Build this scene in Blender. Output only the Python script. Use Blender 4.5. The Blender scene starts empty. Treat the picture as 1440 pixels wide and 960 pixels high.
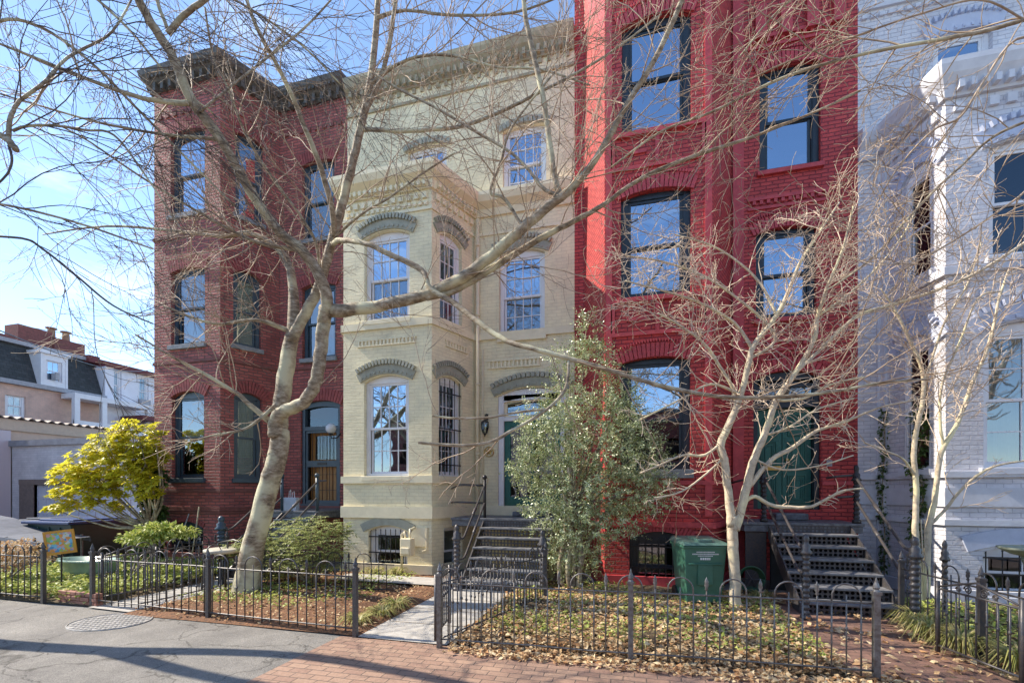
SUN_E=4.0; SKY_S=.15; EXPO=1.14
import bpy, math, random
from mathutils import Vector, Matrix
R=math.radians
TH=R(15.0); FL=650.0; H=1.75; CX=720.0; HY=690.0
C=bpy.context.scene.collection
sc=bpy.context.scene
rng=random.Random(7)
ct,st=math.cos(TH),math.sin(TH)
# ---------- locating points: a view direction met with a real plane of the place
def ang(px): return math.atan((px-CX)/FL)-TH
def depth(x,y): return -x*st+y*ct
def zat(py,d): return H-(py-HY)*d/FL
def onY(px,py,Y):
    x=Y*math.tan(ang(px)); return Vector((x,Y,zat(py,depth(x,Y))))
def onX(px,py,X):
    y=X/math.tan(ang(px)); return Vector((X,y,zat(py,depth(X,y))))
def atd(px,py,d):
    t=(px-CX)/FL*d
    return Vector((t*ct-d*st, t*st+d*ct, zat(py,d)))
def onG(px,py,z=0.0): return atd(px,py,FL*(H-z)/(py-HY))
# ---------- objects
def tag(o,label=None,cat=None,group=None,kind=None):
    if label: o['label']=label
    if cat: o['category']=cat
    if group: o['group']=group
    if kind: o['kind']=kind
    return o
def thing(name,label,cat,loc=(0,0,0),rz=0,group=None):
    o=bpy.data.objects.new(name,None); C.objects.link(o); o.location=loc; o.rotation_euler=(0,0,rz)
    o.empty_display_size=.2
    return tag(o,label,cat,group)
def copy_tree(o,parent=None):
    c=o.copy(); C.objects.link(c)
    if parent: c.parent=parent
    for ch in list(o.children): copy_tree(ch,c)
    return c
class MB:
    def __init__(s): s.v=[]; s.f=[]; s.uv=[]; s.has=False
    def add(s,vs,fs,uvs=None):
        b=len(s.v); s.v.extend(vs)
        for f in fs: s.f.append(tuple(i+b for i in f))
        if uvs is not None: s.has=True; s.uv.extend(uvs)
        else: s.uv.extend([(0,0)]*sum(len(f) for f in fs))
    def mark(s):
        if not hasattr(s,'cuts'): s.cuts=[]
        s.cuts.append((len(s.v),len(s.f)))
    def build_pieces(s,name,m,parent):
        cuts=sorted(set([(0,0)]+getattr(s,'cuts',[])+[(len(s.v),len(s.f))])); out=[]
        for (v0,f0),(v1,f1) in zip(cuts[:-1],cuts[1:]):
            if f1==f0: continue
            p=MB(); p.v=s.v[v0:v1]; p.f=[tuple(i-v0 for i in f) for f in s.f[f0:f1]]; out.append(p.build(name,m,parent))
        return out
    def box(s,x0,x1,y0,y1,z0,z1,M=None):
        vs=[(x,y,z) for z in (z0,z1) for y in (y0,y1) for x in (x0,x1)]
        if M is not None: vs=[tuple(M@Vector(v)) for v in vs]
        s.add(vs,[(0,2,3,1),(4,5,7,6),(0,1,5,4),(2,6,7,3),(0,4,6,2),(1,3,7,5)])
    def tube(s,pts,rad,n=6,cap=True):
        k=len(pts)
        if k<2: return
        if not hasattr(rad,'__len__'): rad=[rad]*k
        pts=[Vector(p) for p in pts]
        t=(pts[1]-pts[0]).normalized()
        u=t.orthogonal().normalized()
        vs=[];b=len(s.v)
        for i in range(k):
            if 0<i<k-1: tn=(pts[i+1]-pts[i-1])
            elif i==k-1: tn=pts[i]-pts[i-1]
            else: tn=pts[1]-pts[0]
            if tn.length<1e-9: tn=t
            tn=tn.normalized()
            u=(u-tn*u.dot(tn))
            if u.length<1e-6: u=tn.orthogonal()
            u=u.normalized(); w=tn.cross(u)
            for j in range(n):
                a=2*math.pi*j/n
                vs.append(tuple(pts[i]+(u*math.cos(a)+w*math.sin(a))*rad[i]))
        s.v.extend(vs)
        for i in range(k-1):
            for j in range(n):
                a=b+i*n+j; c=b+i*n+(j+1)%n
                s.f.append((a,c,c+n,a+n))
        if cap:
            s.f.append(tuple(b+j for j in range(n))[::-1]); s.f.append(tuple(b+(k-1)*n+j for j in range(n)))
    def lathe(s,x,y,prof,n=12,z=0):
        vs=[];fs=[]
        for r,h in prof:
            for j in range(n):
                a=2*math.pi*j/n; vs.append((x+r*math.cos(a),y+r*math.sin(a),z+h))
        for i in range(len(prof)-1):
            for j in range(n):
                a=i*n+j;c=i*n+(j+1)%n; fs.append((a,c,c+n,a+n))
        fs.append(tuple(range(n))[::-1]); fs.append(tuple((len(prof)-1)*n+j for j in range(n)))
        s.add(vs,fs)
    def ball(s,p,r,n=8):
        prof=[(max(1e-3,r*math.sin(math.pi*i/6)),-r*math.cos(math.pi*i/6)) for i in range(7)]
        s.lathe(p[0],p[1],prof,n,p[2])
    def build(s,name,m,parent=None,smooth=False,bevel=0,thing_tag=None):
        me=bpy.data.meshes.new(name); me.from_pydata([tuple(v) for v in s.v],[],s.f)
        if s.has and len(s.uv)==sum(len(f) for f in s.f):
            ul=me.uv_layers.new(name='UVMap'); flat=[c for uv in s.uv for c in uv]
            ul.data.foreach_set('uv',flat)
        if smooth: me.polygons.foreach_set('use_smooth',[True]*len(me.polygons))
        me.materials.append(m); me.update()
        o=bpy.data.objects.new(name,me); C.objects.link(o)
        if parent:
            o.parent=parent
            if parent.type=='EMPTY' and any(abs(c)>1e-9 for c in tuple(parent.location)+tuple(parent.rotation_euler)):
                pass
        if bevel:
            b=o.modifiers.new('b','BEVEL'); b.width=bevel; b.segments=2; b.limit_method='ANGLE'
        return o
# facet: vertical plane with local coordinates s (along), z, o (outward)
class Facet:
    def __init__(s,a,b):
        s.a=Vector(a[:2]); s.b=Vector(b[:2]); s.d=(s.b-s.a); s.L=s.d.length; s.d.normalize()
        s.n=Vector((s.d.y,-s.d.x))
    def P(s,u,z,o=0): 
        p=s.a+s.d*u+s.n*o; return (p.x,p.y,z)
    def S(s,px):
        a=ang(px); r=Vector((math.sin(a),math.cos(a)))
        # a + d*u = r*t
        den=s.d.x*r.y-s.d.y*r.x
        return (-(s.a.x*r.y-s.a.y*r.x))/den
    def Z(s,px,py):
        p=s.a+s.d*s.S(px); return zat(py,depth(p.x,p.y))
    def W(s,pa,pb,yt,yb):
        c=(pa+pb)/2; return s.S(pa),s.S(pb),s.Z(c,yb),s.Z(c,yt)
    def box(s,mb,u0,u1,z0,z1,o0,o1):
        vs=[s.P(u,z,o) for z in (z0,z1) for o in (o1,o0) for u in (u0,u1)]
        mb.add(vs,[(0,2,3,1),(4,5,7,6),(0,1,5,4),(2,6,7,3),(0,4,6,2),(1,3,7,5)])
def arch_z(u,u0,u1,zt,rise):
    if rise<=1e-4: return zt
    w=u1-u0; Rr=(w*w/4+rise*rise)/(2*rise); c=(u0+u1)/2
    return zt-Rr+math.sqrt(max(0,Rr*Rr-(u-c)**2))
def wall_mesh(mb,F,z0,z1,holes,reveal=.22):
    # holes: (u0,u1,zb,zt,rise)
    us={0,F.L}
    for h in holes:
        n=10 if h[4]>0 else 1
        for i in range(n+1): us.add(h[0]+(h[1]-h[0])*i/n)
    us=sorted(us)
    def quad(p,uv): mb.add(p,[(0,1,2,3)],uv)
    for a,b in zip(us[:-1],us[1:]):
        if b-a<1e-5: continue
        m=(a+b)/2
        hs=sorted([h for h in holes if h[0]<m<h[1]],key=lambda h:h[2])
        la=lb=z0
        for h in hs:
            if h[2]>z0+1e-4:
                quad([F.P(a,la),F.P(b,lb),F.P(b,h[2]),F.P(a,h[2])],[(a,la),(b,lb),(b,h[2]),(a,h[2])])
            la=arch_z(a,h[0],h[1],h[3],h[4]); lb=arch_z(b,h[0],h[1],h[3],h[4])
            # soffit
            quad([F.P(a,la),F.P(b,lb),F.P(b,lb,-reveal),F.P(a,la,-reveal)],[(a,la),(b,lb),(b,lb+reveal),(a,la+reveal)])
            quad([F.P(b,h[2]),F.P(a,h[2]),F.P(a,h[2],-reveal),F.P(b,h[2],-reveal)],[(b,h[2]),(a,h[2]),(a,h[2]-reveal),(b,h[2]-reveal)])
        quad([F.P(a,la),F.P(b,lb),F.P(b,z1),F.P(a,z1)],[(a,la),(b,lb),(b,z1),(a,z1)])
    for h in holes:
        zs=h[3]-h[4]
        quad([F.P(h[0],h[2]),F.P(h[0],zs),F.P(h[0],zs,-reveal),F.P(h[0],h[2],-reveal)],[(0,h[2]),(0,zs),(reveal,zs),(reveal,h[2])])
        quad([F.P(h[1],zs),F.P(h[1],h[2]),F.P(h[1],h[2],-reveal),F.P(h[1],zs,-reveal)],[(0,zs),(0,h[2]),(reveal,h[2]),(reveal,zs)])
def sweep(path,profile,mb,ends=True):
    # path: list of (x,y) left->right; outward = right-hand normal (d.y,-d.x). profile: closed list of (out,z)
    P=[Vector(p) for p in path]; n=len(P); offs=[]
    for i in range(n):
        ns=[]
        if i>0: d=(P[i]-P[i-1]).normalized(); ns.append(Vector((d.y,-d.x)))
        if i<n-1: d=(P[i+1]-P[i]).normalized(); ns.append(Vector((d.y,-d.x)))
        if len(ns)==2:
            m=(ns[0]+ns[1]).normalized(); m=m/max(.3,m.dot(ns[0]))
        else: m=ns[0]
        offs.append(m)
    k=len(profile); vs=[];fs=[]
    for i in range(n):
        for o,z in profile:
            q=P[i]+offs[i]*o; vs.append((q.x,q.y,z))
    for i in range(n-1):
        for j in range(k):
            a=i*k+j;b=i*k+(j+1)%k
            fs.append((a,b,b+k,a+k))
    fs.append(tuple(range(k))[::-1]); fs.append(tuple((n-1)*k+j for j in range(k)))
    mb.add(vs,fs)
def band(mb,path,z0,z1,p,inn=-.02): sweep(path,[(inn,z0),(p,z0),(p,z1),(inn,z1)],mb)
def blocks(mb,F,u0,u1,z0,z1,o0,o1,pitch,w):
    n=max(1,int((u1-u0)/pitch)); st_=(u1-u0)/n
    for i in range(n):
        c=u0+st_*(i+.5); F.box(mb,c-w/2,c+w/2,z0,z1,o0,o1)
def hood(mb,F,u0,u1,zt,rise,th,proud,n=18,gap=.012,ext=.0,inn=-.01):
    # voussoirs around a segmental arch
    w=u1-u0; Rr=(w*w/4+rise*rise)/(2*rise); c=(u0+u1)/2; zc=zt-Rr
    a0=math.asin(min(.99,(w/2+ext)/Rr))
    for i in range(n):
        t0=-a0+2*a0*i/n; t1=-a0+2*a0*(i+1)/n; g=gap/Rr/2
        q=[(Rr+.003,t0+g),(Rr+.003,t1-g),(Rr+th,t1-g),(Rr+th,t0+g)]
        f=[F.P(c+r*math.sin(t),zc+r*math.cos(t),proud) for r,t in q]
        b=[F.P(c+r*math.sin(t),zc+r*math.cos(t),inn) for r,t in q]
        mb.add(f+b,[(0,1,2,3),(7,6,5,4),(0,4,5,1),(1,5,6,2),(2,6,7,3),(3,7,4,0)])
# ---------- materials
MC={}
def nmat(name):
    m=bpy.data.materials.new(name); m.use_nodes=True; nt=m.node_tree
    return m,nt,nt.nodes['Principled BSDF']
def mat(name,c1,c2=None,rough=.7,scale=8,bump=.15,metal=0,detail=6,dist=.01,spec=.5,coords='Object',fine=0):
    if name in MC: return MC[name]
    m,nt,b=nmat(name); N=nt.nodes; Lk=nt.links
    if c2 is None: c2=tuple(x*.75 for x in c1)
    tc=N.new('ShaderNodeTexCoord'); no=N.new('ShaderNodeTexNoise'); no.inputs['Scale'].default_value=scale; no.inputs['Detail'].default_value=detail
    no.inputs['Roughness'].default_value=.62
    Lk.new(tc.outputs[coords],no.inputs['Vector'])
    rp=N.new('ShaderNodeValToRGB'); rp.color_ramp.elements[0].position=.35; rp.color_ramp.elements[1].position=.65
    rp.color_ramp.elements[0].color=(*c2,1); rp.color_ramp.elements[1].color=(*c1,1)
    Lk.new(no.outputs['Fac'],rp.inputs['Fac']); Lk.new(rp.outputs['Color'],b.inputs['Base Color'])
    b.inputs['Roughness'].default_value=rough; b.inputs['Metallic'].default_value=metal
    b.inputs['Specular IOR Level'].default_value=spec
    if bump:
        bp=N.new('ShaderNodeBump'); bp.inputs['Strength'].default_value=bump; bp.inputs['Distance'].default_value=dist
        if fine:
            n2=N.new('ShaderNodeTexNoise'); n2.inputs['Scale'].default_value=fine; n2.inputs['Detail'].default_value=4
            Lk.new(tc.outputs[coords],n2.inputs['Vector']); Lk.new(n2.outputs['Fac'],bp.inputs['Height'])
        else: Lk.new(no.outputs['Fac'],bp.inputs['Height'])
        Lk.new(bp.outputs['Normal'],b.inputs['Normal'])
    MC[name]=m; return m
def brick(name,c1,c2,mortar,bw=.215,bh=.075,ms=.009,bump=.6,wear=None,wear_amt=.0,rough=.75,uv=True,rot=0,bias=0,dist=.012,spec=.4):
    m,nt,b=nmat(name); N=nt.nodes; Lk=nt.links
    tc=N.new('ShaderNodeTexCoord'); mp=N.new('ShaderNodeMapping'); mp.inputs['Rotation'].default_value=(0,0,rot)
    Lk.new(tc.outputs['UV' if uv else 'Object'],mp.inputs['Vector'])
    # slight waviness so courses are not ruler-straight
    wn=N.new('ShaderNodeTexNoise'); wn.inputs['Scale'].default_value=3.0; Lk.new(mp.outputs[0],wn.inputs['Vector'])
    vm=N.new('ShaderNodeVectorMath'); vm.operation='MULTIPLY_ADD'; vm.inputs[1].default_value=(.02,.02,0)
    Lk.new(wn.outputs['Color'],vm.inputs[0]); Lk.new(mp.outputs[0],vm.inputs[2])
    br=N.new('ShaderNodeTexBrick'); br.inputs['Scale'].default_value=1
    br.inputs['Brick Width'].default_value=bw; br.inputs['Row Height'].default_value=bh; br.inputs['Mortar Size'].default_value=ms
    br.inputs['Mortar Smooth'].default_value=.6; br.inputs['Bias'].default_value=bias
    br.inputs['Color1'].default_value=(*c1,1); br.inputs['Color2'].default_value=(*c2,1); br.inputs['Mortar'].default_value=(*mortar,1)
    Lk.new(vm.outputs[0],br.inputs['Vector'])
    n1=N.new('ShaderNodeTexNoise'); n1.inputs['Scale'].default_value=1.3; n1.inputs['Detail'].default_value=8; n1.inputs['Roughness'].default_value=.7
    Lk.new(mp.outputs[0],n1.inputs['Vector'])
    hs=N.new('ShaderNodeMixRGB'); hs.blend_type='MULTIPLY'; hs.inputs['Fac'].default_value=1
    r1=N.new('ShaderNodeValToRGB'); r1.color_ramp.elements[0].position=.3; r1.color_ramp.elements[1].position=.7
    r1.color_ramp.elements[0].color=(.72,.72,.74,1); r1.color_ramp.elements[1].color=(1.12,1.1,1.08,1)
    Lk.new(n1.outputs['Fac'],r1.inputs['Fac']); Lk.new(br.outputs['Color'],hs.inputs['Color1']); Lk.new(r1.outputs['Color'],hs.inputs['Color2'])
    col=hs.outputs['Color']
    if wear:
        n3=N.new('ShaderNodeTexNoise'); n3.inputs['Scale'].default_value=5; n3.inputs['Detail'].default_value=10; n3.inputs['Roughness'].default_value=.75
        mp3=N.new('ShaderNodeMapping'); mp3.inputs['Scale'].default_value=(.6,2.5,1); Lk.new(mp.outputs[0],mp3.inputs['Vector']); Lk.new(mp3.outputs[0],n3.inputs['Vector'])
        r3=N.new('ShaderNodeValToRGB'); r3.color_ramp.elements[0].position=.62-wear_amt; r3.color_ramp.elements[1].position=.68-wear_amt*.8
        Lk.new(n3.outputs['Fac'],r3.inputs['Fac'])
        mx=N.new('ShaderNodeMixRGB'); Lk.new(r3.outputs['Color'],mx.inputs['Fac']); Lk.new(col,mx.inputs['Color1']); mx.inputs['Color2'].default_value=(*wear,1)
        col=mx.outputs['Color']
    Lk.new(col,b.inputs['Base Color']); b.inputs['Roughness'].default_value=rough; b.inputs['Specular IOR Level'].default_value=spec
    n2=N.new('ShaderNodeTexNoise'); n2.inputs['Scale'].default_value=22; n2.inputs['Detail'].default_value=6; Lk.new(mp.outputs[0],n2.inputs['Vector'])
    ma=N.new('ShaderNodeMath'); ma.operation='MULTIPLY_ADD'; ma.inputs[1].default_value=-1.0
    Lk.new(br.outputs['Fac'],ma.inputs[0]); Lk.new(n2.outputs['Fac'],ma.inputs[2])
    bp=N.new('ShaderNodeBump'); bp.inputs['Strength'].default_value=bump; bp.inputs['Distance'].default_value=dist
    Lk.new(ma.outputs[0],bp.inputs['Height']); Lk.new(bp.outputs['Normal'],b.inputs['Normal'])
    return m
def leafmat(name,cols,rough=.45,trans=.3,spec=.4):
    m,nt,b=nmat(name); N=nt.nodes; Lk=nt.links
    g=N.new('ShaderNodeNewGeometry'); rp=N.new('ShaderNodeValToRGB'); cr=rp.color_ramp; cr.interpolation='LINEAR'
    cr.elements[0].color=(*cols[0],1); cr.elements[1].color=(*cols[-1],1)
    for i,c in enumerate(cols[1:-1]): e=cr.elements.new((i+1)/(len(cols)-1)); e.color=(*c,1)
    Lk.new(g.outputs['Random Per Island'],rp.inputs['Fac'])
    Lk.new(rp.outputs['Color'],b.inputs['Base Color']); b.inputs['Roughness'].default_value=rough; b.inputs['Specular IOR Level'].default_value=spec
    tr=N.new('ShaderNodeBsdfTranslucent'); Lk.new(rp.outputs['Color'],tr.inputs['Color'])
    mx=N.new('ShaderNodeMixShader'); mx.inputs[0].default_value=trans
    Lk.new(b.outputs[0],mx.inputs[1]); Lk.new(tr.outputs[0],mx.inputs[2]); Lk.new(mx.outputs[0],N['Material Output'].inputs['Surface'])
    return m
def glassmat(name,refl=.45,tint=(.75,.85,1)):
    m,nt,b=nmat(name); N=nt.nodes; Lk=nt.links; N.remove(b)
    t=N.new('ShaderNodeBsdfTransparent'); t.inputs[0].default_value=(.55,.6,.6,1)
    g=N.new('ShaderNodeBsdfGlossy'); g.inputs['Color'].default_value=(*tint,1); g.inputs['Roughness'].default_value=.015
    tc=N.new('ShaderNodeTexCoord'); no=N.new('ShaderNodeTexNoise'); no.inputs['Scale'].default_value=1.6; no.inputs['Detail'].default_value=1
    Lk.new(tc.outputs['Object'],no.inputs['Vector']); bp=N.new('ShaderNodeBump'); bp.inputs['Strength'].default_value=.25; bp.inputs['Distance'].default_value=.02
    Lk.new(no.outputs['Fac'],bp.inputs['Height']); Lk.new(bp.outputs['Normal'],g.inputs['Normal'])
    fr=N.new('ShaderNodeFresnel'); fr.inputs['IOR'].default_value=1.45
    ad=N.new('ShaderNodeMath'); ad.operation='ADD'; ad.inputs[1].default_value=refl; ad.use_clamp=True; Lk.new(fr.outputs[0],ad.inputs[0])
    mx=N.new('ShaderNodeMixShader'); Lk.new(ad.outputs[0],mx.inputs[0]); Lk.new(t.outputs[0],mx.inputs[1]); Lk.new(g.outputs[0],mx.inputs[2])
    Lk.new(mx.outputs[0],N['Material Output'].inputs['Surface']); return m

M={}
M['brickL']=brick('old_red_brick',(.46,.135,.115),(.30,.085,.075),(.16,.09,.085),wear=(.44,.27,.27),wear_amt=-.04,bump=1.0,ms=.013)
M['brickLc']=brick('painted_cream_brick',(.88,.80,.55),(.85,.77,.53),(.76,.68,.46),wear=(.66,.60,.44),wear_amt=-.06,bump=.42)
M['brickR']=brick('painted_crimson_brick',(.56,.07,.064),(.45,.05,.05),(.24,.03,.04),wear=(.52,.10,.06),wear_amt=.02,bump=1.0,ms=.011,rough=.55)
M['brickW']=brick('painted_white_brick',(.68,.68,.72),(.63,.63,.67),(.50,.50,.55),wear=(.40,.40,.42),wear_amt=-.07,bump=.6)
M['brickP']=brick('peach_brick',(.76,.52,.41),(.70,.47,.37),(.62,.46,.38),bump=.3)
M['brickG']=brick('lilac_painted_block',(.62,.59,.61),(.57,.54,.56),(.48,.46,.48),bw=.4,bh=.1,bump=.5,wear=(.25,.25,.28),wear_amt=-.06)
M['redtrim']=mat('crimson_paint',(.52,.065,.075),(.38,.045,.055),rough=.55,scale=9,bump=.3)
M['redarch']=mat('old_brick_soldier',(.34,.08,.075),(.20,.05,.05),rough=.8,scale=9,bump=.4)
M['creamtrim']=mat('cream_paint',(.84,.75,.53),(.74,.66,.46),rough=.6,scale=5,bump=.2)
M['greyhood']=mat('grey_green_paint',(.38,.38,.31),(.30,.30,.24),rough=.7,scale=7,bump=.3)
M['olive']=mat('weathered_olive_trim',(.30,.27,.17),(.42,.38,.28),rough=.8,scale=6,bump=.3)
M['whitetrim']=mat('white_paint_trim',(.62,.63,.68),(.52,.53,.58),rough=.6,scale=5,bump=.2)
M['bluehood']=mat('pale_blue_white_paint',(.50,.54,.66),(.42,.46,.58),rough=.6,scale=6,bump=.3)
M['whiteframe']=mat('white_window_paint',(.78,.78,.80),(.70,.70,.73),rough=.4,scale=4,bump=.05)
M['blueframe']=mat('slate_blue_paint',(.045,.075,.105),(.03,.055,.08),rough=.4,scale=6,bump=.15)
M['blackframe']=mat('blue_black_paint',(.022,.035,.05),(.014,.024,.034),rough=.35,scale=6,bump=.1)
M['green']=mat('deep_green_door_paint',(.02,.14,.115),(.016,.115,.09),rough=.35,scale=6,bump=.08)
M['greyst']=mat('grey_stone',(.27,.28,.30),(.18,.19,.2),rough=.8,scale=10,bump=.4)
M['brownst']=mat('brick_coping_brown',(.24,.08,.07),(.15,.06,.05),rough=.8,scale=10,bump=.4)
M['iron']=mat('weathered_iron',(.055,.057,.07),(.10,.085,.075),rough=.42,scale=30,bump=.35,metal=.25,dist=.004)
M['ironlt']=mat('silvery_worn_iron',(.20,.20,.20),(.11,.095,.085),rough=.45,scale=25,bump=.35,metal=.35,dist=.004)
M['irondk']=mat('black_iron',(.02,.021,.026),(.035,.03,.03),rough=.4,scale=30,bump=.3,metal=.2,dist=.004)
M['steptread']=mat('worn_grey_tread',(.16,.17,.19),(.07,.07,.08),rough=.5,scale=14,bump=.3)
M['concrete']=mat('pale_concrete',(.46,.44,.41),(.36,.34,.31),rough=.9,scale=7,bump=.35,detail=10,fine=60)
M['cornice']=mat('dark_metal_cornice',(.14,.12,.10),(.06,.06,.055),rough=.6,scale=12,bump=.4)
M['slate']=brick('slate_shingle',(.045,.05,.05),(.07,.075,.075),(.02,.02,.02),bw=.3,bh=.22,bump=.6)
M['roofred']=mat('dull_red_roof',(.18,.04,.04),(.12,.03,.03),rough=.7)
M['tan']=mat('tan_stucco',(.68,.55,.42),(.60,.48,.37),rough=.9,scale=4,bump=.2)
M['peachst']=mat('peach_stucco',(.60,.42,.33),(.52,.36,.29),rough=.9,scale=4,bump=.2)
M['glassS']=glassmat('window_glass',.50,(.62,.80,1))
M['glassD']=glassmat('dark_window_glass',.26,(.7,.85,1))
M['glassL']=glassmat('dim_window_glass',.07,(.7,.85,1))
M['glassM']=glassmat('old_window_glass',.18,(.8,.9,1))
M['curtain']=mat('white_curtain',(.6,.62,.62),(.5,.52,.52),rough=.9,scale=3,bump=.1)
M['curtaing']=mat('olive_blind',(.16,.2,.12),(.12,.15,.09),rough=.9,scale=3,bump=.1)
M['curtaind']=mat('grey_curtain',(.14,.13,.15),(.1,.1,.11),rough=.9,scale=3,bump=.1)
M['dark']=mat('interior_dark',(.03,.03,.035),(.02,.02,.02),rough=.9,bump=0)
M['wooddoor']=mat('orange_wood_door',(.50,.25,.08),(.36,.17,.05),rough=.5,scale=3,bump=.2)
M['brass']=mat('brass',(.7,.5,.18),(.6,.4,.12),rough=.3,metal=.9,bump=.05)
M['bark']=None
def window(parent,F,h,fm,gm,style,name='window',lab=None):
    """h=(u0,u1,z0,z1,rise); style keys: mx,my muntins; bars; curtain; split; back"""
    u0,u1,z0,z1,rise=h; zs=z1-rise; fw=style.get('fw',.07)
    e=.004; sh=style.get('sh',0); O=-.09+sh; D=-.16+sh
    mb=MB()
    F.box(mb,u0+e,u0+fw,z0+e,zs,D,O); F.box(mb,u1-fw,u1-e,z0+e,zs,D,O)
    F.box(mb,u0+fw,u1-fw,z0+e,z0+fw*.8,D,O)
    # head board following the arch
    zh=zs-.03; n=10; vs=[];fs=[]
    for i in range(n+1):
        u=u0+e+(u1-u0-2*e)*i/n; zt=arch_z(u,u0,u1,z1,rise)-.004
        vs+= [F.P(u,zh if fw<u-u0<u1-u0-fw else zs+.001,O-.004),F.P(u,zt,O-.004),F.P(u,zt,D),F.P(u,zh if fw<u-u0<u1-u0-fw else zs+.001,D)]
    for i in range(n):
        a=i*4;b=a+4; fs+=[(a,b,b+1,a+1),(a+1,b+1,b+2,a+2),(a+2,b+2,b+3,a+3),(a+3,b+3,b,a)]
    fs+=[(0,1,2,3),(n*4+3,n*4+2,n*4+1,n*4)]
    mb.add(vs,fs)
    # bead round the opening
    F.box(mb,u0+fw,u0+fw+.02,z0+fw*.8,zh,D+.03,O-.015);F.box(mb,u1-fw-.02,u1-fw,z0+fw*.8,zh,D+.03,O-.015)
    w=mb.build(name,fm,parent)
    if lab: w['label']=lab
    a0,a1=u0+fw+.022,u1-fw-.022; b0,b1=z0+fw*.8+.002,zh-.002
    zm=b0+(b1-b0)*style.get('split',.5); sw=style.get('sw',.045)
    for k,(c0,c1,o0) in enumerate(((zm-.02,b1,-.15+sh),(b0,zm+.02,-.185+sh))):
        s=MB(); o1=o0+.033
        F.box(s,a0,a0+sw,c0,c1,o0,o1);F.box(s,a1-sw,a1,c0,c1,o0,o1)
        F.box(s,a0+sw,a1-sw,c0,c0+sw,o0,o1);F.box(s,a0+sw,a1-sw,c1-sw,c1,o0,o1)
        mx,my=style.get('m',(0,0))
        for i in range(1,mx+1):
            u=a0+sw+(a1-a0-2*sw)*i/(mx+1); F.box(s,u-.009,u+.009,c0+sw,c1-sw,o0+.008,o1-.004)
        for i in range(1,my+1):
            z=c0+sw+(c1-c0-2*sw)*i/(my+1); F.box(s,a0+sw,a1-sw,z-.009,z+.009,o0+.009,o1-.005)
        s.build('sash',style.get('sm',fm),w)
        g=MB(); q=[F.P(a0+sw,c0+sw,o0+.012),F.P(a1-sw,c0+sw,o0+.012),F.P(a1-sw,c1-sw,o0+.012),F.P(a0+sw,c1-sw,o0+.012)]
        g.add(q,[(0,1,2,3)]); g.build('glass',style.get('g2',gm) if k else gm,w)
    cu=style.get('curtain')
    if cu:
        m,za,zb=cu; c=MB(); n=28; vs=[];
        lo=b0+(b1-b0)*za; hi=b0+(b1-b0)*zb
        for i in range(n+1):
            u=u0+.03+(u1-u0-.06)*i/n; o=-.30+.025*math.sin(i*1.9)+.012*math.sin(i*.7)
            vs+=[F.P(u,lo,o),F.P(u,hi,o)]
        c.add(vs,[(2*i,2*i+2,2*i+3,2*i+1) for i in range(n)]); c.build('curtain',m,w)
    if style.get('bars'):
        g=MB(); nb=style['bars']
        for i in range(nb):
            u=u0+.05+(u1-u0-.1)*i/(nb-1); g.tube([F.P(u,z0+.03,-.02),F.P(u,zs+.02,-.02)],.009,6)
            g.tube([F.P(u,zs+.02,-.02),F.P(u,zs+.07,-.02)],[.016,.002],6)
        for t in (.12,.5,.88): F.box(g,u0+.005,u1-.005,z0+(zs-z0)*t-.012,z0+(zs-z0)*t+.012,-.028,-.012)
        if nb<6:
            c=(u0+u1)/2; zc=z0+(zs-z0)*.33
            for r in (.05,.035): g.tube([F.P(c+r*math.cos(a*.6283),zc+r*1.6*math.sin(a*.6283),-.02) for a in range(11)],.006,5)
        g.build('security_bars',M['irondk'],w)
    return w
def sill(parent,F,h,m,ext=.05,hgt=.11,proud=.07):
    mb=MB(); F.box(mb,h[0]-ext,h[1]+ext,h[2]-hgt,h[2]-.002,-.07,proud)
    return mb.build('window_sill',m,parent,bevel=.008)
def shell(parent,path_x0,path_x1,Yw,Yb,ztop,m,zroof=None,side=True):
    mb=MB()
    F1=Facet((path_x0+.004,Yb),(path_x0+.004,Yw+.004)); F2=Facet((path_x1-.004,Yw+.004),(path_x1-.004,Yb)); F3=Facet((path_x1,Yb),(path_x0,Yb))
    for F in (F1,F2,F3): wall_mesh(mb,F,-.1,ztop,[])
    mb.build('party_wall',m,parent)
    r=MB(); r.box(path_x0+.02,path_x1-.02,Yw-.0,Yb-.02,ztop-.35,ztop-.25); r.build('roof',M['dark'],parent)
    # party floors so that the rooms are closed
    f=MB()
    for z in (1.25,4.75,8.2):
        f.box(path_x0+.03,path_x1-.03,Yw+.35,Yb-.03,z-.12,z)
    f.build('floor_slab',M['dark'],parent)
YB=8.87; YR=10.15; YBACK=18.0
def bayroof(parent,path,z,m):
    mb=MB(); n=len(path); vs=[(x,y,z) for x,y in path]+[(x,y,z+.02) for x,y in path]
    mb.add(vs,[tuple(range(n)),tuple(range(n,2*n))[::-1]]+[(i,i+n,(i+1)%n+n,(i+1)%n) for i in range(n)])
    mb.build('bay_roof',m,parent)
def facets(pts): return [Facet(a,b) for a,b in zip(pts[:-1],pts[1:])]
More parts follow.
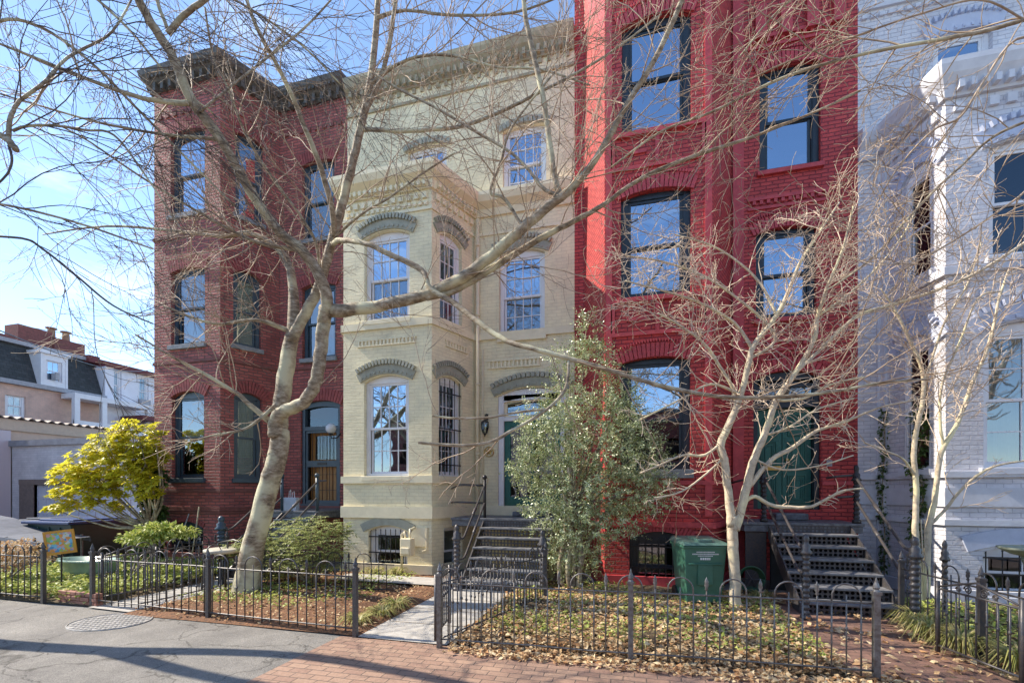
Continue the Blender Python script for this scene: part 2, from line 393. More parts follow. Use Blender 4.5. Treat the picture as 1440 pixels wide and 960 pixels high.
# ============ HOUSE 1: dark red brick, far left
hs1=thing('row_house','dark red brick row house with black bracketed cornice, left of the cream house','row house')
P1=[(-12.45,YR),(-12.15,YR),(-11.66,YB),(-9.60,YB),(-9.02,YR),(-7.0,YR)]
f0,fl,ff,fr,fw_=facets(P1); ZT=12.0
hl=[]
z_=lambda F,a,b,t,bt,rise: (*F.W(a,b,t,bt),rise)
W1=z_(ff,241.5,287,550,672,.13); W2=z_(ff,240.5,288,377,484,.05); W3=z_(ff,240,288,183,300,.05); WB=z_(ff,239,286,733,786,.14)
W1c=(fr.S(329),fr.S(368),W1[2],W1[3],.13);W2c=(fr.S(328),fr.S(367),W2[2],W2[3],.13);W3c=(fr.S(331),fr.S(370),W3[2],W3[3],.05)
D1=z_(fw_,423,478,563,708,.12); D2=z_(fw_,425,472,398,503,.10); D3=z_(fw_,425,470,226,335,.05)
mb=MB()
wall_mesh(mb,f0,-.1,ZT,[]);wall_mesh(mb,fl,-.1,ZT,[]);wall_mesh(mb,ff,-.1,ZT,[WB,W1,W2,W3]);wall_mesh(mb,fr,-.1,ZT,[W1c,W2c,W3c]);wall_mesh(mb,fw_,-.1,ZT,[D1,D2,D3])
mb.build('brick_wall',M['brickL'],hs1)
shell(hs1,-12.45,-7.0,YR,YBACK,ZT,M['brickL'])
bayroof(hs1,[(-12.15,YR+.01),(-11.66,YB+.02),(-9.6,YB+.02),(-9.02,YR+.01)],ZT-.3,M['dark'])
st1=dict(m=(0,0),curtain=(M['curtain'],.0,1)); st1b=dict(curtain=(M['curtaing'],.25,1)); 
for F,h,s,g in ((ff,W1,dict(curtain=(M['curtain'],.5,1)),'glassM'),(ff,W2,st1,'glassM'),(ff,W3,st1,'glassS'),(fr,W1c,st1b,'glassM'),(fr,W2c,st1b,'glassM'),(fr,W3c,{},'glassD'),(fw_,D2,st1,'glassM'),(fw_,D3,st1b,'glassM'),(ff,WB,dict(bars=6),'glassD')):
    window(hs1,F,h,M['blueframe'],M[g],s)
    sill(hs1,F,h,M['blueframe'] if h in (W1,W1c) else M['greyst'])
mb=MB()
for F,h in ((ff,W1),(ff,W2),(ff,W3),(fr,W1c),(fr,W2c),(fr,W3c),(fw_,D1),(fw_,D2),(fw_,D3)):
    mb.mark(); hood(mb,F,h[0],h[1],h[3],max(.08,h[4]),.30,.03,n=16,ext=.04)
mb.mark(); hood(mb,ff,WB[0],WB[1],WB[3],.14,.12,.02,n=14)
mb.build_pieces('brick_arch',M['redarch'],hs1)
mb=MB(); pth=P1
zb=ff.Z(264,716)
for a,b,p in ((zb-.09,zb-.045,.03),(zb-.03,zb+.015,.045),(zb+.03,zb+.075,.03)): mb.mark(); band(mb,pth,a,b,p)
zc=ff.Z(264,600)
za=ff.Z(264,690); mb.mark(); band(mb,P1[:5]+[(fw_.P(D1[0]-.02,0)[0],YR)],za-.03,za+.03,.025)
for zz in (5.0,8.1): mb.mark(); band(mb,pth,zz-.12,zz-.05,.03)
mb.mark(); band(mb,pth,.0,.25,.05)
for F in (ff,fr,fw_):
    for u0 in (.12,): 
        blocks(mb,F,.1,F.L-.1,10.98,11.08,-.01,.035,.21,.1)
mb.build_pieces('string_course',M['brownst'],hs1)
mb=MB()
sweep(pth,[(-.02,11.66),(.03,11.66),(.05,11.70),(.05,11.76),(.14,11.82),(.26,11.96),(.28,12.08),(-.05,12.12)],mb)
for F in (fl,ff,fr,fw_): blocks(mb,F,.06,F.L-.06,11.62,11.82,.03,.15,.235,.08)
for F in (fl,ff,fr,fw_): blocks(mb,F,.06,F.L-.06,11.86,11.94,.08,.24,.117,.05)
mb.build('cornice',M['cornice'],hs1)
# door of house 1: slate blue security gate before an orange wood door
u0,u1,z0,z1,rise=D1
mb=MB(); zs=z1-rise
fw_.box(mb,u0+.004,u0+.09,z0,zs,-.2,-.05);fw_.box(mb,u1-.09,u1-.004,z0,zs,-.2,-.05)
zt=fw_.Z(450,600); fw_.box(mb,u0+.09,u1-.09,zt-.08,zt+.02,-.2,-.05)
hood(mb,fw_,u0+.01,u1-.01,z1-.14,.08,.13,-.06,n=14,gap=0,inn=-.2)
fw_.box(mb,u0+.004,u1-.004,z0-.35,z0-.002,-.2,.02)
mb.build('door_frame',M['blueframe'],hs1)
g=MB(); g.add([fw_.P(u0+.09,zt+.02,-.15),fw_.P(u1-.09,zt+.02,-.15),fw_.P(u1-.09,zs,-.15),fw_.P(u0+.09,zs,-.15)],[(0,1,2,3)]); g.build('transom_glass',M['glassL'],hs1)
mb=MB(); fw_.box(mb,u0+.09,u1-.09,z0,zt-.08,-.32,-.27)
for i in range(7): 
    u=u0+.12+(u1-u0-.24)*i/6; fw_.box(mb,u-.012,u+.012,z0+.05,z0+.95,-.27,-.255)
dr=mb.build('door',M['wooddoor'],hs1)
g=MB(); fw_.box(g,u0+.26,u1-.26,z0+1.15,zt-.2,-.27,-.262); g.build('glass',M['glassL'],dr)
mb=MB(); zm=fw_.Z(450,652)
for a,b,c,d in ((u0+.095,u1-.095,zt-.14,zt-.085),(u0+.095,u1-.095,z0,z0+.09),(u0+.095,u1-.095,zm-.07,zm+.09)): fw_.box(mb,a,b,c,d,-.12,-.075)
fw_.box(mb,u0+.095,u0+.15,z0+.09,zm-.07,-.12,-.075);fw_.box(mb,u1-.15,u1-.095,z0+.09,zm-.07,-.12,-.075)
fw_.box(mb,u0+.095,u0+.15,zm+.09,zt-.14,-.12,-.075);fw_.box(mb,u1-.15,u1-.095,zm+.09,zt-.14,-.12,-.075)
sg=mb.build('security_gate',M['blueframe'],hs1)
mb=MB()
for i in range(9):
    u=u0+.17+(u1-u0-.34)*i/8; mb.tube([fw_.P(u,z0+.05,-.1),fw_.P(u,zt-.12,-.1)],.007,5)
for t in (.35,.75): mb.tube([fw_.P(u0+.12,z0+t,-.1),fw_.P(u1-.12,z0+t,-.1)],.006,5)
mb.build('bars',M['irondk'],sg)
mb=MB(); cm=(u0+u1)/2; fw_.box(mb,cm-.14,cm+.14,zm-.02,zm+.04,-.074,-.065); mb.build('mail_slot',M['irondk'],sg)
# ============ HOUSE 2: cream
hs2=thing('row_house','cream painted brick row house with white windows and grey green window hoods','row house')
P2=[(-7.0,YR),(-6.68,YR),(-6.22,YB),(-4.11,YB),(-3.62,YR),(-1.30,YR)]
c0,cl,cf,cr_,cw=facets(P2); ZT2=11.85; ZB=8.5
CW=Facet((-7.0,YR),(-1.30,YR))
W1=z_(cf,512,575,527,669,.13);W2=z_(cf,512.5,576,324,449,.13);WB=z_(cf,518,573,739,806,.13)
W1c=(cr_.S(617),cr_.S(649),W1[2],W1[3],.12);W2c=(cr_.S(618.5),cr_.S(649.5),W2[2],W2[3],.12)
WBc=(cr_.S(624),cr_.S(650),WB[2]-.1,WB[3]-.05,.0)
R1=z_(cw,700,796,544,714,.17);R2=z_(cw,702,766,350,473,.12);R3=z_(cw,707,768,176,288,.05)
R3b=z_(CW,574,628,190,300,.05); R3b=(R3b[0],R3b[1],R3[2],R3[3],.05)
mb=MB()
for F,hh in ((c0,[]),(cl,[]),(cf,[WB,W1,W2]),(cr_,[WBc,W1c,W2c])): wall_mesh(mb,F,-.1,ZB-.1,hh)
cs=cw.a.x-CW.a.x
R2_=(R2[0],R2[1],R2[2],R2[3],R2[4])
wall_mesh(mb,cw,-.1,ZB-.1,[R1,R2])
wall_mesh(mb,CW,ZB-.1,ZT2,[(R3b[0],R3b[1],max(R3b[2],ZB-.1),R3b[3],.05),(R3[0]+cs,R3[1]+cs,max(R3[2],ZB-.1),R3[3],.05)])
mb.build('brick_wall',M['brickLc'],hs2)
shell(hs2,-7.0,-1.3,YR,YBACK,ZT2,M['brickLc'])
bayroof(hs2,[(-6.68,YR-.003),(-6.22,YB+.02),(-4.11,YB+.02),(-3.62,YR-.003)],ZB+.0,M['olive'])
R3u=(R3[0]+cs,R3[1]+cs,max(R3[2],ZB-.1),R3[3],.05); R3bu=(R3b[0],R3b[1],max(R3b[2],ZB-.1),R3b[3],.05)
S4=dict(m=(3,1),g2=M['glassD'],curtain=(M['curtaind'],0,.5)); Sb=dict(m=(3,1),bars=5,g2=M['glassD'])
for F,h,s,g in ((cf,W1,S4,'glassS'),(cf,W2,S4,'glassS'),(cr_,W1c,Sb,'glassD'),(cr_,W2c,dict(m=(2,1)),'glassD'),(cw,R2,dict(m=(3,1),g2=M['glassD']),'glassS'),(CW,R3u,dict(m=(3,1)),'glassS'),(CW,R3bu,dict(m=(3,1)),'glassS'),(cf,WB,dict(bars=8,fw=.09),'glassD'),(cr_,WBc,dict(),'glassD')):
    window(hs2,F,h,M['whiteframe'],M[g],s)
    if h not in (WBc,): sill(hs2,F,h,M['creamtrim'],ext=.04,hgt=.10,proud=.06)
mb=MB()
for F,h in ((cf,W1),(cf,W2),(cr_,W1c),(cr_,W2c),(cw,R1),(cw,R2)):
    e=.08; mb.mark()
    hood(mb,F,h[0]-e,h[1]+e,h[3]+.02,h[4]+.03,.20,.035,n=14,gap=0,ext=.0)
    hood(mb,F,h[0]-e-.05,h[1]+e+.05,h[3]+.22,h[4]+.06,.11,.085,n=18,gap=.03,ext=.0,inn=.0)
    blk=12
    hood(mb,F,h[0]-e,h[1]+e,h[3]+.05,h[4]+.03,.05,.055,n=blk,gap=.06)
for F,h in ((CW,R3u),(CW,R3bu)):
    mb.mark(); hood(mb,F,h[0]-.08,h[1]+.08,h[3]+.03,.12,.14,.06,n=12,gap=.02)
for F,h in ((cf,WB),):
    mb.mark(); hood(mb,F,h[0]-.1,h[1]+.1,h[3]+.01,h[4]+.02,.18,.03,n=14,gap=0)
mb.build_pieces('window_hood',M['greyhood'],hs2)
mb=MB(); z1_=cf.Z(545,712);z2_=cf.Z(545,728)
mb.mark(); band(mb,P2,z2_,z1_,.055)
z1_=cf.Z(545,669);z2_=cf.Z(545,679); mb.mark(); band(mb,P2[:5]+[(-3.30,YR)],z2_,z1_,.05)
z1_=cf.Z(545,452);z2_=cf.Z(545,462); mb.mark(); band(mb,P2,z2_,z1_,.05)
# recessed panels between the storeys, edged by dentils
zz=cf.Z(545,484)
for F,a,b in ((cf,.35,cf.L-.35),(cr_,.4,cr_.L-.25)):
    mb.mark(); F.box(mb,a,b,zz-.02,zz+.0,-.01,.03); F.box(mb,a,b,zz+.10,zz+.12,-.01,.03); blocks(mb,F,a,b,zz,zz+.10,-.01,.025,.085,.045)
zz=cw.Z(735,514); a,b=cw.S(686),cw.S(760)
mb.mark(); cw.box(mb,a,b,zz-.03,zz,-.01,.04);cw.box(mb,a,b,zz+.13,zz+.16,-.01,.04);blocks(mb,cw,a,b,zz,zz+.13,-.01,.03,.09,.045)
blocks(mb,cf,.06,cf.L-.06,7.72,7.80,-.01,.04,.12,.06); mb.mark(); band(mb,P2[:6],7.62,7.68,.03)
blocks(mb,cf,.06,cf.L-.06,7.86,7.98,-.01,.05,.17,.1); blocks(mb,cr_,.06,cr_.L-.06,7.86,7.98,-.01,.05,.17,.1)
mb.mark(); band(mb,P2,0,.2,.05)
F=cf
mb.build_pieces('string_course',M['creamtrim'],hs2)
mb=MB(); sweep(P2,[(-.02,8.05),(.05,8.05),(.08,8.2),(.22,8.3),(.27,8.42),(.27,8.5),(-.05,8.56)],mb)
blocks(mb,cf,.05,cf.L-.05,8.08,8.18,.04,.14,.12,.06);blocks(mb,cr_,.05,cr_.L-.05,8.08,8.18,.04,.14,.12,.06)
mb.build('bay_cornice',M['creamtrim'],hs2)
mb=MB(); pr=[(-7.0,YR),(-1.30,YR)]
sweep(pr,[(-.02,11.42),(.05,11.42),(.07,11.6),(.17,11.7),(.22,11.84),(.22,11.92),(-.1,11.96)],mb)
blocks(mb,CW,.1,CW.L-.05,11.3,11.42,-.01,.035,.20,.08); mb.mark(); band(mb,pr,11.08,11.14,.04); blocks(mb,CW,.1,CW.L-.05,11.46,11.6,.05,.17,.16,.07)
mb.build('cornice',M['olive'],hs2)
# pipe and pilaster strip
mb=MB(); xp=cw.S(673)
mb.tube([cw.P(xp,.1,.07),cw.P(xp,8.0,.07)],.042,10)
for z in (1.0,2.6,4.2,5.8,7.4): mb.lathe(*cw.P(xp,z,.07)[:2],[(.055,-.03),(.055,.03)],10,z)
mb.tube([cw.P(cw.S(680),1.4,.04),cw.P(cw.S(680),5.0,.04)],.016,6)
mb.build('downspout',M['creamtrim'],hs2,smooth=True)
mb=MB(); cw.box(mb,.0,cw.S(668),-.1,7.6,-.01,.06); mb.build('corner_pilaster',M['creamtrim'],hs2)
# green door with transom
u0,u1,z0,z1,rise=R1; zs=z1-rise; zt=cw.Z(745,588); zh=cw.Z(745,566)
mb=MB(); cw.box(mb,u0+.004,u0+.13,z0,zs,-.22,-.04);cw.box(mb,u1-.13,u1-.004,z0,zs,-.22,-.04)
hood(mb,cw,u0+.01,u1-.01,z1-.22,.12,.20,-.05,n=14,gap=0,inn=-.2); cw.box(mb,u0+.13,u1-.13,zs-.1,zs+.02,-.2,-.05)
cw.box(mb,u0+.13,u1-.13,zt-.03,zt+.06,-.2,-.06)
mb.build('door_frame',M['whiteframe'],hs2)
mb=MB(); q=(u0+.2,u1-.2,zt+.1,zs-.12)
cw.box(mb,u0+.13,u1-.13,zt+.06,zt+.1,-.16,-.1);cw.box(mb,u0+.13,u1-.13,zs-.13,zs-.1,-.16,-.1);cw.box(mb,u0+.13,u0+.2,zt+.1,zs-.13,-.16,-.1);cw.box(mb,u1-.2,u1-.13,zt+.1,zs-.13,-.16,-.1)
t=mb.build('transom',M['creamtrim'],hs2); g=MB(); g.add([cw.P(q[0],q[2],-.13),cw.P(q[1],q[2],-.13),cw.P(q[1],q[3]+.02,-.13),cw.P(q[0],q[3]+.02,-.13)],[(0,1,2,3)]);g.build('glass',M['glassD'],t)
mb=MB(); a,b=u0+.13,u1-.13
for x in ((a,a+.14),(b-.14,b)): cw.box(mb,x[0],x[1],z0,zt-.03,-.16,-.11)
cw.box(mb,a+.14,b-.14,z0,z0+.25,-.16,-.11);cw.box(mb,a+.14,b-.14,zt-.17,zt-.03,-.16,-.11);mid=(a+b)/2;cw.box(mb,mid-.035,mid+.035,z0+.25,zt-.17,-.158,-.112)
d=mb.build('door',M['green'],hs2,bevel=.004); g=MB(); 
for x0,x1 in ((a+.14,mid-.035),(mid+.035,b-.14)): g.add([cw.P(x0,z0+.25,-.14),cw.P(x1,z0+.25,-.14),cw.P(x1,zt-.17,-.14),cw.P(x0,zt-.17,-.14)],[(0,1,2,3)])
g.build('glass',M['glassD'],d)
g=MB(); g.ball(cw.P(mid+.06,z0+.95,-.08),.035); g.build('handle',M['brass'],d,smooth=True)
# ============ HOUSE 3: crimson
hs3=thing('row_house','tall crimson painted brick row house with black window frames and green double door','row house')
P3=[(-1.30,YR),(-1.08,YR),(-.57,YB),(1.33,YB),(1.86,YR),(4.06,YR)]
r0,rl,rf,rr,rw=facets(P3); ZT3=15.6
W1=z_(rf,873.5,971,502,660,.07);W2=z_(rf,873,971.5,266,416,.08);W3=z_(rf,874.5,972,21,181,.11);WB=z_(rf,885,970,747,838,.16)
D=z_(rw,1059.5,1154,521,716,.17);D2=z_(rw,1063,1148,319,446,.06);D3=z_(rw,1068,1154,89,236,.06)
W4=(W3[0],W3[1],W3[2]+3.55,W3[3]+3.55,.14)
mb=MB()
for F,hh in ((r0,[]),(rl,[]),(rf,[WB,W1,W2,W3,W4]),(rr,[]),(rw,[D,D2,D3])): wall_mesh(mb,F,-.1,ZT3,hh)
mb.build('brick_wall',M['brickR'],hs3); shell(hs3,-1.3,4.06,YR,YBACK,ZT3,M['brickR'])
bayroof(hs3,[(-1.08,YR+.01),(-.57,YB+.02),(1.33,YB+.02),(1.86,YR+.01)],ZT3-.2,M['dark'])
for F,h,g,s in ((rf,W1,'glassS',dict(g2=M['glassM'],curtain=(M['curtaind'],0,.25),split=.44)),(rf,W2,'glassS',{}),(rf,W3,'glassS',{}),(rf,W4,'glassS',{}),(rw,D2,'glassS',dict(fw=.1)),(rw,D3,'glassS',dict(fw=.1)),(rf,WB,'glassD',dict(bars=9,fw=.08))):
    window(hs3,F,h,M['blackframe'],M[g],dict(s,sw=.055) if 'fw' in s else dict(s,fw=.11,sw=.05))
    sill(hs3,F,h,M['greyst'] if h is W1 else M['redtrim'],hgt=.16 if h is W1 else .09)
mb=MB()
for F,h in ((rf,W1),(rf,W2),(rf,W3),(rf,W4),(rw,D),(rw,D2),(rw,D3)):
    mb.mark(); hood(mb,F,h[0],h[1],h[3]+.005,max(h[4],.1),.26,.035,n=18,gap=.014,ext=.05)
    hood(mb,F,h[0]-.02,h[1]+.02,h[3]+.27,max(h[4],.1)+.02,.06,.06,n=30,gap=.03,ext=.1)
mb.mark(); hood(mb,rf,WB[0],WB[1],WB[3],.16,.2,.02,n=20,gap=.012)
mb.build_pieces('brick_arch',M['redtrim'],hs3)
mb=MB()
zz=rf.Z(925,677); mb.mark(); band(mb,P3[:5]+[(rw.P(D[0]-.02,0)[0],YR)],zz-.06,zz+.02,.04); mb.mark(); band(mb,[(rw.P(D[1]+.02,0)[0],YR),(4.06,YR)],zz-.06,zz+.02,.04)
zz=rf.Z(925,733); mb.mark(); band(mb,P3,zz-.1,zz+.0,.05); mb.mark(); band(mb,P3,0,.18,.06)
for F,h in ((rf,W1),(rf,W2),(rf,W3)):
    mb.mark(); a,b=.12,F.L-.12; z0_=h[3]+.42; z1_=z0_+.62
    F.box(mb,a,b,z0_,z0_+.07,-.01,.035);F.box(mb,a,b,z1_,z1_+.07,-.01,.035)
    for q in (a,(a+b)/2-.035,b-.07): F.box(mb,q,q+.07,z0_+.07,z1_,-.01,.03)
    F.box(mb,h[0]+.1,(h[0]+h[1])/2-.15,z0_+.28,z0_+.34,-.01,.03)
for F in (rw,):
    for h in (D,D2,D3):
        mb.mark(); z0_=h[3]+.5; blocks(mb,F,.35,F.L-.45,z0_,z0_+.07,-.01,.04,.12,.06); F.box(mb,.3,F.L-.4,z0_+.075,z0_+.14,-.01,.045)
        F.box(mb,.3,F.L-.4,z0_-.1,z0_-.05,-.01,.03)
for F in (rf,):
    for q in (.02,F.L-.14): mb.mark(); F.box(mb,q,q+.12,1.3,13.3,-.01,.03)
mb.mark(); rw.box(mb,.02,.22,-.1,13.0,-.01,.06)
zc=rw.Z(1120,22)
mb.mark(); blocks(mb,rw,.3,rw.L-.1,zc-.35,zc+.3,-.01,.10,.42,.2); blocks(mb,rf,.05,rf.L-.05,13.2,13.5,-.01,.1,.22,.11)
mb.build_pieces('brick_panel',M['redtrim'],hs3)
# double door
u0,u1,z0,z1,rise=D; zs=z1-rise; zt=rw.Z(1106,560); zb2=rw.Z(1106,572)
mb=MB(); rw.box(mb,u0+.004,u0+.09,z0,zs,-.22,-.06);rw.box(mb,u1-.09,u1-.004,z0,zs,-.22,-.06)
hood(mb,rw,u0+.01,u1-.01,z1-.2,.10,.19,-.07,n=14,gap=0,inn=-.2)
rw.box(mb,u0+.09,u1-.09,zs-.14,zs-.0,-.2,-.07); rw.box(mb,u0+.09,u1-.09,zb2,zt+.03,-.2,-.08)
mb.build('door_frame',M['blackframe'],hs3)
g=MB(); g.add([rw.P(u0+.09,zt+.03,-.14),rw.P(u1-.09,zt+.03,-.14),rw.P(u1-.09,zs-.14,-.14),rw.P(u0+.09,zs-.14,-.14)],[(0,1,2,3)]); g.build('transom_glass',M['glassM'],hs3)
mid=(u0+u1)/2-.02
for k,(a,b) in enumerate(((u0+.095,mid-.006),(mid+.006,u1-.095))):
    mb=MB(); rw.box(mb,a,b,z0,zb2-.004,-.26,-.21)
    for (za,zb_) in ((.12,.68),(.78,1.36)):
        for j in range(3):
            q=.035*j; e=.012*(j%2)
            rw.box(mb,a+.09+q,b-.09-q,z0+za+q,z0+za+q+.02,-.212,-.185-e);rw.box(mb,a+.09+q,b-.09-q,z0+zb_-q-.02,z0+zb_-q,-.212,-.185-e)
            rw.box(mb,a+.09+q,a+.11+q,z0+za+q+.02,z0+zb_-q-.02,-.212,-.185-e);rw.box(mb,b-.11-q,b-.09-q,z0+za+q+.02,z0+zb_-q-.02,-.212,-.185-e)
    # arched upper panel
    c=(a+b)/2; rr_=(b-a)/2-.1; zc_=zb2-.14-rr_
    for rad in (rr_,rr_-.05):
        mb.tube([rw.P(c-rad,z0+1.46,-.2)]+[rw.P(c-rad*math.cos(t*math.pi/10),zc_+rad*math.sin(t*math.pi/10),-.2) for t in range(11)]+[rw.P(c+rad,z0+1.46,-.2),rw.P(c-rad,z0+1.46,-.2)],.012,5)
    d=mb.build('door',M['green'],hs3,bevel=.003)
    if k==1:
        g=MB(); g.ball(rw.P(a+.07,z0+.98,-.16),.04); g.build('door_knob',M['brass'],d,smooth=True)
    else:
        g=MB(); rw.box(g,a+.12,b-.03,z0+.78,z0+.86,-.205,-.15); g.build('mail_slot',M['brass'],d)
# ============ HOUSE 4: white
hs4=thing('row_house','white painted brick row house with pale blue arches, at the right edge','row house')
P4=[(4.06,YR),(4.44,YR),(4.75,YB),(6.85,YB),(7.3,YR),(9.6,YR)]
w0,wl,wf,wr,ww=facets(P4); ZT4=15.6; ZB4=8.55
WWf=Facet((4.06,YR),(9.6,YR))
zs1=z_(wf,1383,1500,461,661,.16)
W1=(wf.S(1383),wf.S(1383)+1.15,wf.Z(1410,657),wf.Z(1410,452),.17)
W2=(wf.S(1391),wf.S(1391)+1.1,wf.Z(1410,360),wf.Z(1410,196),.10)
WB=(wf.S(1382),wf.S(1382)+1.15,.12,wf.Z(1410,766),.12)
W1l=(wl.S(1272),wl.S(1309),W1[2],W1[3],.2);W2l=(wl.S(1274),wl.S(1311),W2[2],W2[3]+.05,.2)
R3=(WWf.S(1312),WWf.S(1396),9.0,WWf.Z(1354,44),.06)
mb=MB()
for F,hh in ((w0,[]),(wl,[W1l,W2l]),(wf,[WB,W1,W2]),(wr,[]),(ww,[])): wall_mesh(mb,F,-.1,ZB4-.1,hh)
wall_mesh(mb,WWf,ZB4-.1,ZT4,[R3])
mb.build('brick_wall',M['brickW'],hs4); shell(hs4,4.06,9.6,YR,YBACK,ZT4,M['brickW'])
bayroof(hs4,[(4.44,YR-.003),(4.75,YB+.02),(6.85,YB+.02),(7.3,YR-.003)],ZB4,M['whitetrim'])
for F,h,s in ((wf,W1,dict(m=(1,1),curtain=(M['curtain'],0,1))),(wf,W2,dict(m=(1,0))),(wl,W1l,dict(m=(0,1),fw=.035,sw=.03,sh=.085)),(wl,W2l,dict(m=(0,0),fw=.035,sw=.03,sh=.085)),(WWf,R3,dict()),(wf,WB,dict(m=(1,0),bars=6))):
    window(hs4,F,h,M['whiteframe'] ,M['glassM' if h is W1 else 'glassS' if h is R3 else 'glassL'],s)
    sill(hs4,F,h,M['whitetrim'],ext=.06)
mb=MB()
for F,h in ((wf,W1),(wf,W2),(wl,W1l),(wl,W2l),(WWf,R3)):
    e=.1; mb.mark()
    hood(mb,F,h[0]-e,h[1]+e,h[3]+.02,h[4]+.04,.26,.04,n=14,gap=0)
    hood(mb,F,h[0]-e-.02,h[1]+e+.02,h[3]+.28,h[4]+.06,.10,.085,n=12,gap=.06,inn=0)
    hood(mb,F,h[0]-e,h[1]+e,h[3]+.04,h[4]+.04,.05,.06,n=9,gap=.09)
mb.mark(); hood(mb,wf,WB[0]-.2,WB[1]+.2,WB[3]+.02,.14,.25,.03,n=14,gap=0)
mb.build_pieces('window_hood',M['bluehood'],hs4)
mb=MB()
for py,p,t in ((671,.05,.12),(738,.05,.0),): 
    zz=wf.Z(1330,py); mb.mark(); band(mb,P4,zz,zz+.09,p)
zz=wf.Z(1330,712); mb.mark(); band(mb,P4,zz,zz+.3,.03)
zz=wf.Z(1330,388); mb.mark(); band(mb,P4,zz,zz+.12,.06); blocks(mb,wf,.1,wf.L-.1,zz-.4,zz-.3,-.01,.04,.14,.07)
mb.mark(); wl.box(mb,.0,.14,-.1,8.0,-.01,.05); w0.box(mb,.3,w0.L,-.1,8.0,-.01,.05)
mb.mark(); band(mb,P4,0,.2,.06)
mb.build_pieces('string_course',M['whitetrim'],hs4)
mb=MB(); sweep(P4,[(-.02,7.95),(.05,7.95),(.08,8.12),(.16,8.25),(.20,8.38),(.20,8.46),(-.05,8.56)],mb)
for F in (wf,wl): blocks(mb,F,.05,F.L-.05,8.0,8.12,.04,.17,.15,.07); blocks(mb,F,.05,F.L-.05,7.72,7.86,-.01,.05,.2,.12)
blocks(mb,WWf,.02,2.0,WWf.Z(1250,22),WWf.Z(1250,22)+.07,-.01,.05,.14,.08)
mb.mark(); band(mb,[(4.06,YR),(9.6,YR)],WWf.Z(1250,10),WWf.Z(1250,10)+.08,.05)
mb.build('bay_cornice',M['whitetrim'],hs4)
# ============ GROUND
def sheet(name,poly,z,m,kind='structure',uv=False):
    mb=MB(); mb.add([(x,y,z) for x,y in poly],[tuple(range(len(poly)))]); o=mb.build(name,m); tag(o,kind=kind); return o
def asphalt():
    m,nt,b=nmat('asphalt'); N=nt.nodes; Lk=nt.links
    tc=N.new('ShaderNodeTexCoord')
    n1=N.new('ShaderNodeTexNoise'); n1.inputs['Scale'].default_value=1.1; n1.inputs['Detail'].default_value=9; n1.inputs['Roughness'].default_value=.7
    n2=N.new('ShaderNodeTexNoise'); n2.inputs['Scale'].default_value=130; n2.inputs['Detail'].default_value=3
    vo=N.new('ShaderNodeTexVoronoi'); vo.feature='DISTANCE_TO_EDGE'; vo.inputs['Scale'].default_value=.9
    wv=N.new('ShaderNodeVectorMath'); wv.operation='MULTIPLY_ADD'; wv.inputs[1].default_value=(.9,.9,0)
    n3=N.new('ShaderNodeTexNoise'); n3.inputs['Scale'].default_value=2.2; n3.inputs['Detail'].default_value=8
    for n in (n1,n2,n3): Lk.new(tc.outputs['Object'],n.inputs['Vector'])
    Lk.new(n3.outputs['Color'],wv.inputs[0]); Lk.new(tc.outputs['Object'],wv.inputs[2]); Lk.new(wv.outputs[0],vo.inputs['Vector'])
    r=N.new('ShaderNodeValToRGB'); r.color_ramp.elements[0].position=.3; r.color_ramp.elements[1].position=.72
    r.color_ramp.elements[0].color=(.15,.14,.13,1); r.color_ramp.elements[1].color=(.32,.30,.27,1); Lk.new(n1.outputs['Fac'],r.inputs['Fac'])
    r2=N.new('ShaderNodeValToRGB'); r2.color_ramp.elements[0].position=.3; r2.color_ramp.elements[1].position=.7
    r2.color_ramp.elements[0].color=(.5,.5,.5,1); r2.color_ramp.elements[1].color=(1.3,1.3,1.3,1); Lk.new(n2.outputs['Fac'],r2.inputs['Fac'])
    mu=N.new('ShaderNodeMixRGB'); mu.blend_type='MULTIPLY'; mu.inputs[0].default_value=1; Lk.new(r.outputs[0],mu.inputs[1]); Lk.new(r2.outputs[0],mu.inputs[2])
    rc=N.new('ShaderNodeValToRGB'); rc.color_ramp.elements[0].position=.0; rc.color_ramp.elements[1].position=.014; rc.color_ramp.elements[0].color=(.25,.24,.22,1)
    Lk.new(vo.outputs['Distance'],rc.inputs['Fac'])
    m3=N.new('ShaderNodeMixRGB'); m3.blend_type='MULTIPLY'; m3.inputs[0].default_value=.75; Lk.new(mu.outputs[0],m3.inputs[1]); Lk.new(rc.outputs[0],m3.inputs[2])
    Lk.new(m3.outputs[0],b.inputs['Base Color']); b.inputs['Roughness'].default_value=.9
    bp=N.new('ShaderNodeBump'); bp.inputs['Strength'].default_value=.7; bp.inputs['Distance'].default_value=.012
    ad=N.new('ShaderNodeMath'); ad.operation='MULTIPLY_ADD'; ad.inputs[1].default_value=.6; Lk.new(rc.outputs[0],ad.inputs[0]); Lk.new(n2.outputs['Fac'],ad.inputs[2])
    Lk.new(ad.outputs[0],bp.inputs['Height']); Lk.new(bp.outputs['Normal'],b.inputs['Normal']); return m
M['asphalt']=asphalt()
M['soil']=mat('reddish_mulch_soil',(.26,.12,.055),(.11,.06,.035),rough=.95,scale=26,bump=1.0,detail=12,dist=.03)
M['soild']=mat('dark_garden_soil',(.16,.11,.06),(.07,.05,.03),rough=.95,scale=22,bump=1.0,detail=12,dist=.03)
M['pave']=brick('paving_brick',(.38,.25,.18),(.29,.18,.135),(.13,.10,.08),bw=.21,bh=.105,ms=.006,bump=.6,uv=False,wear=(.38,.30,.25),wear_amt=-.03)
M['pathbrick']=brick('path_brick',(.28,.16,.12),(.22,.13,.1),(.13,.09,.07),bw=.21,bh=.105,ms=.006,bump=.6,uv=False)
M['far']=mat('distant_pavement',(.22,.21,.2),(.15,.15,.14),rough=.95,scale=.5,bump=0)
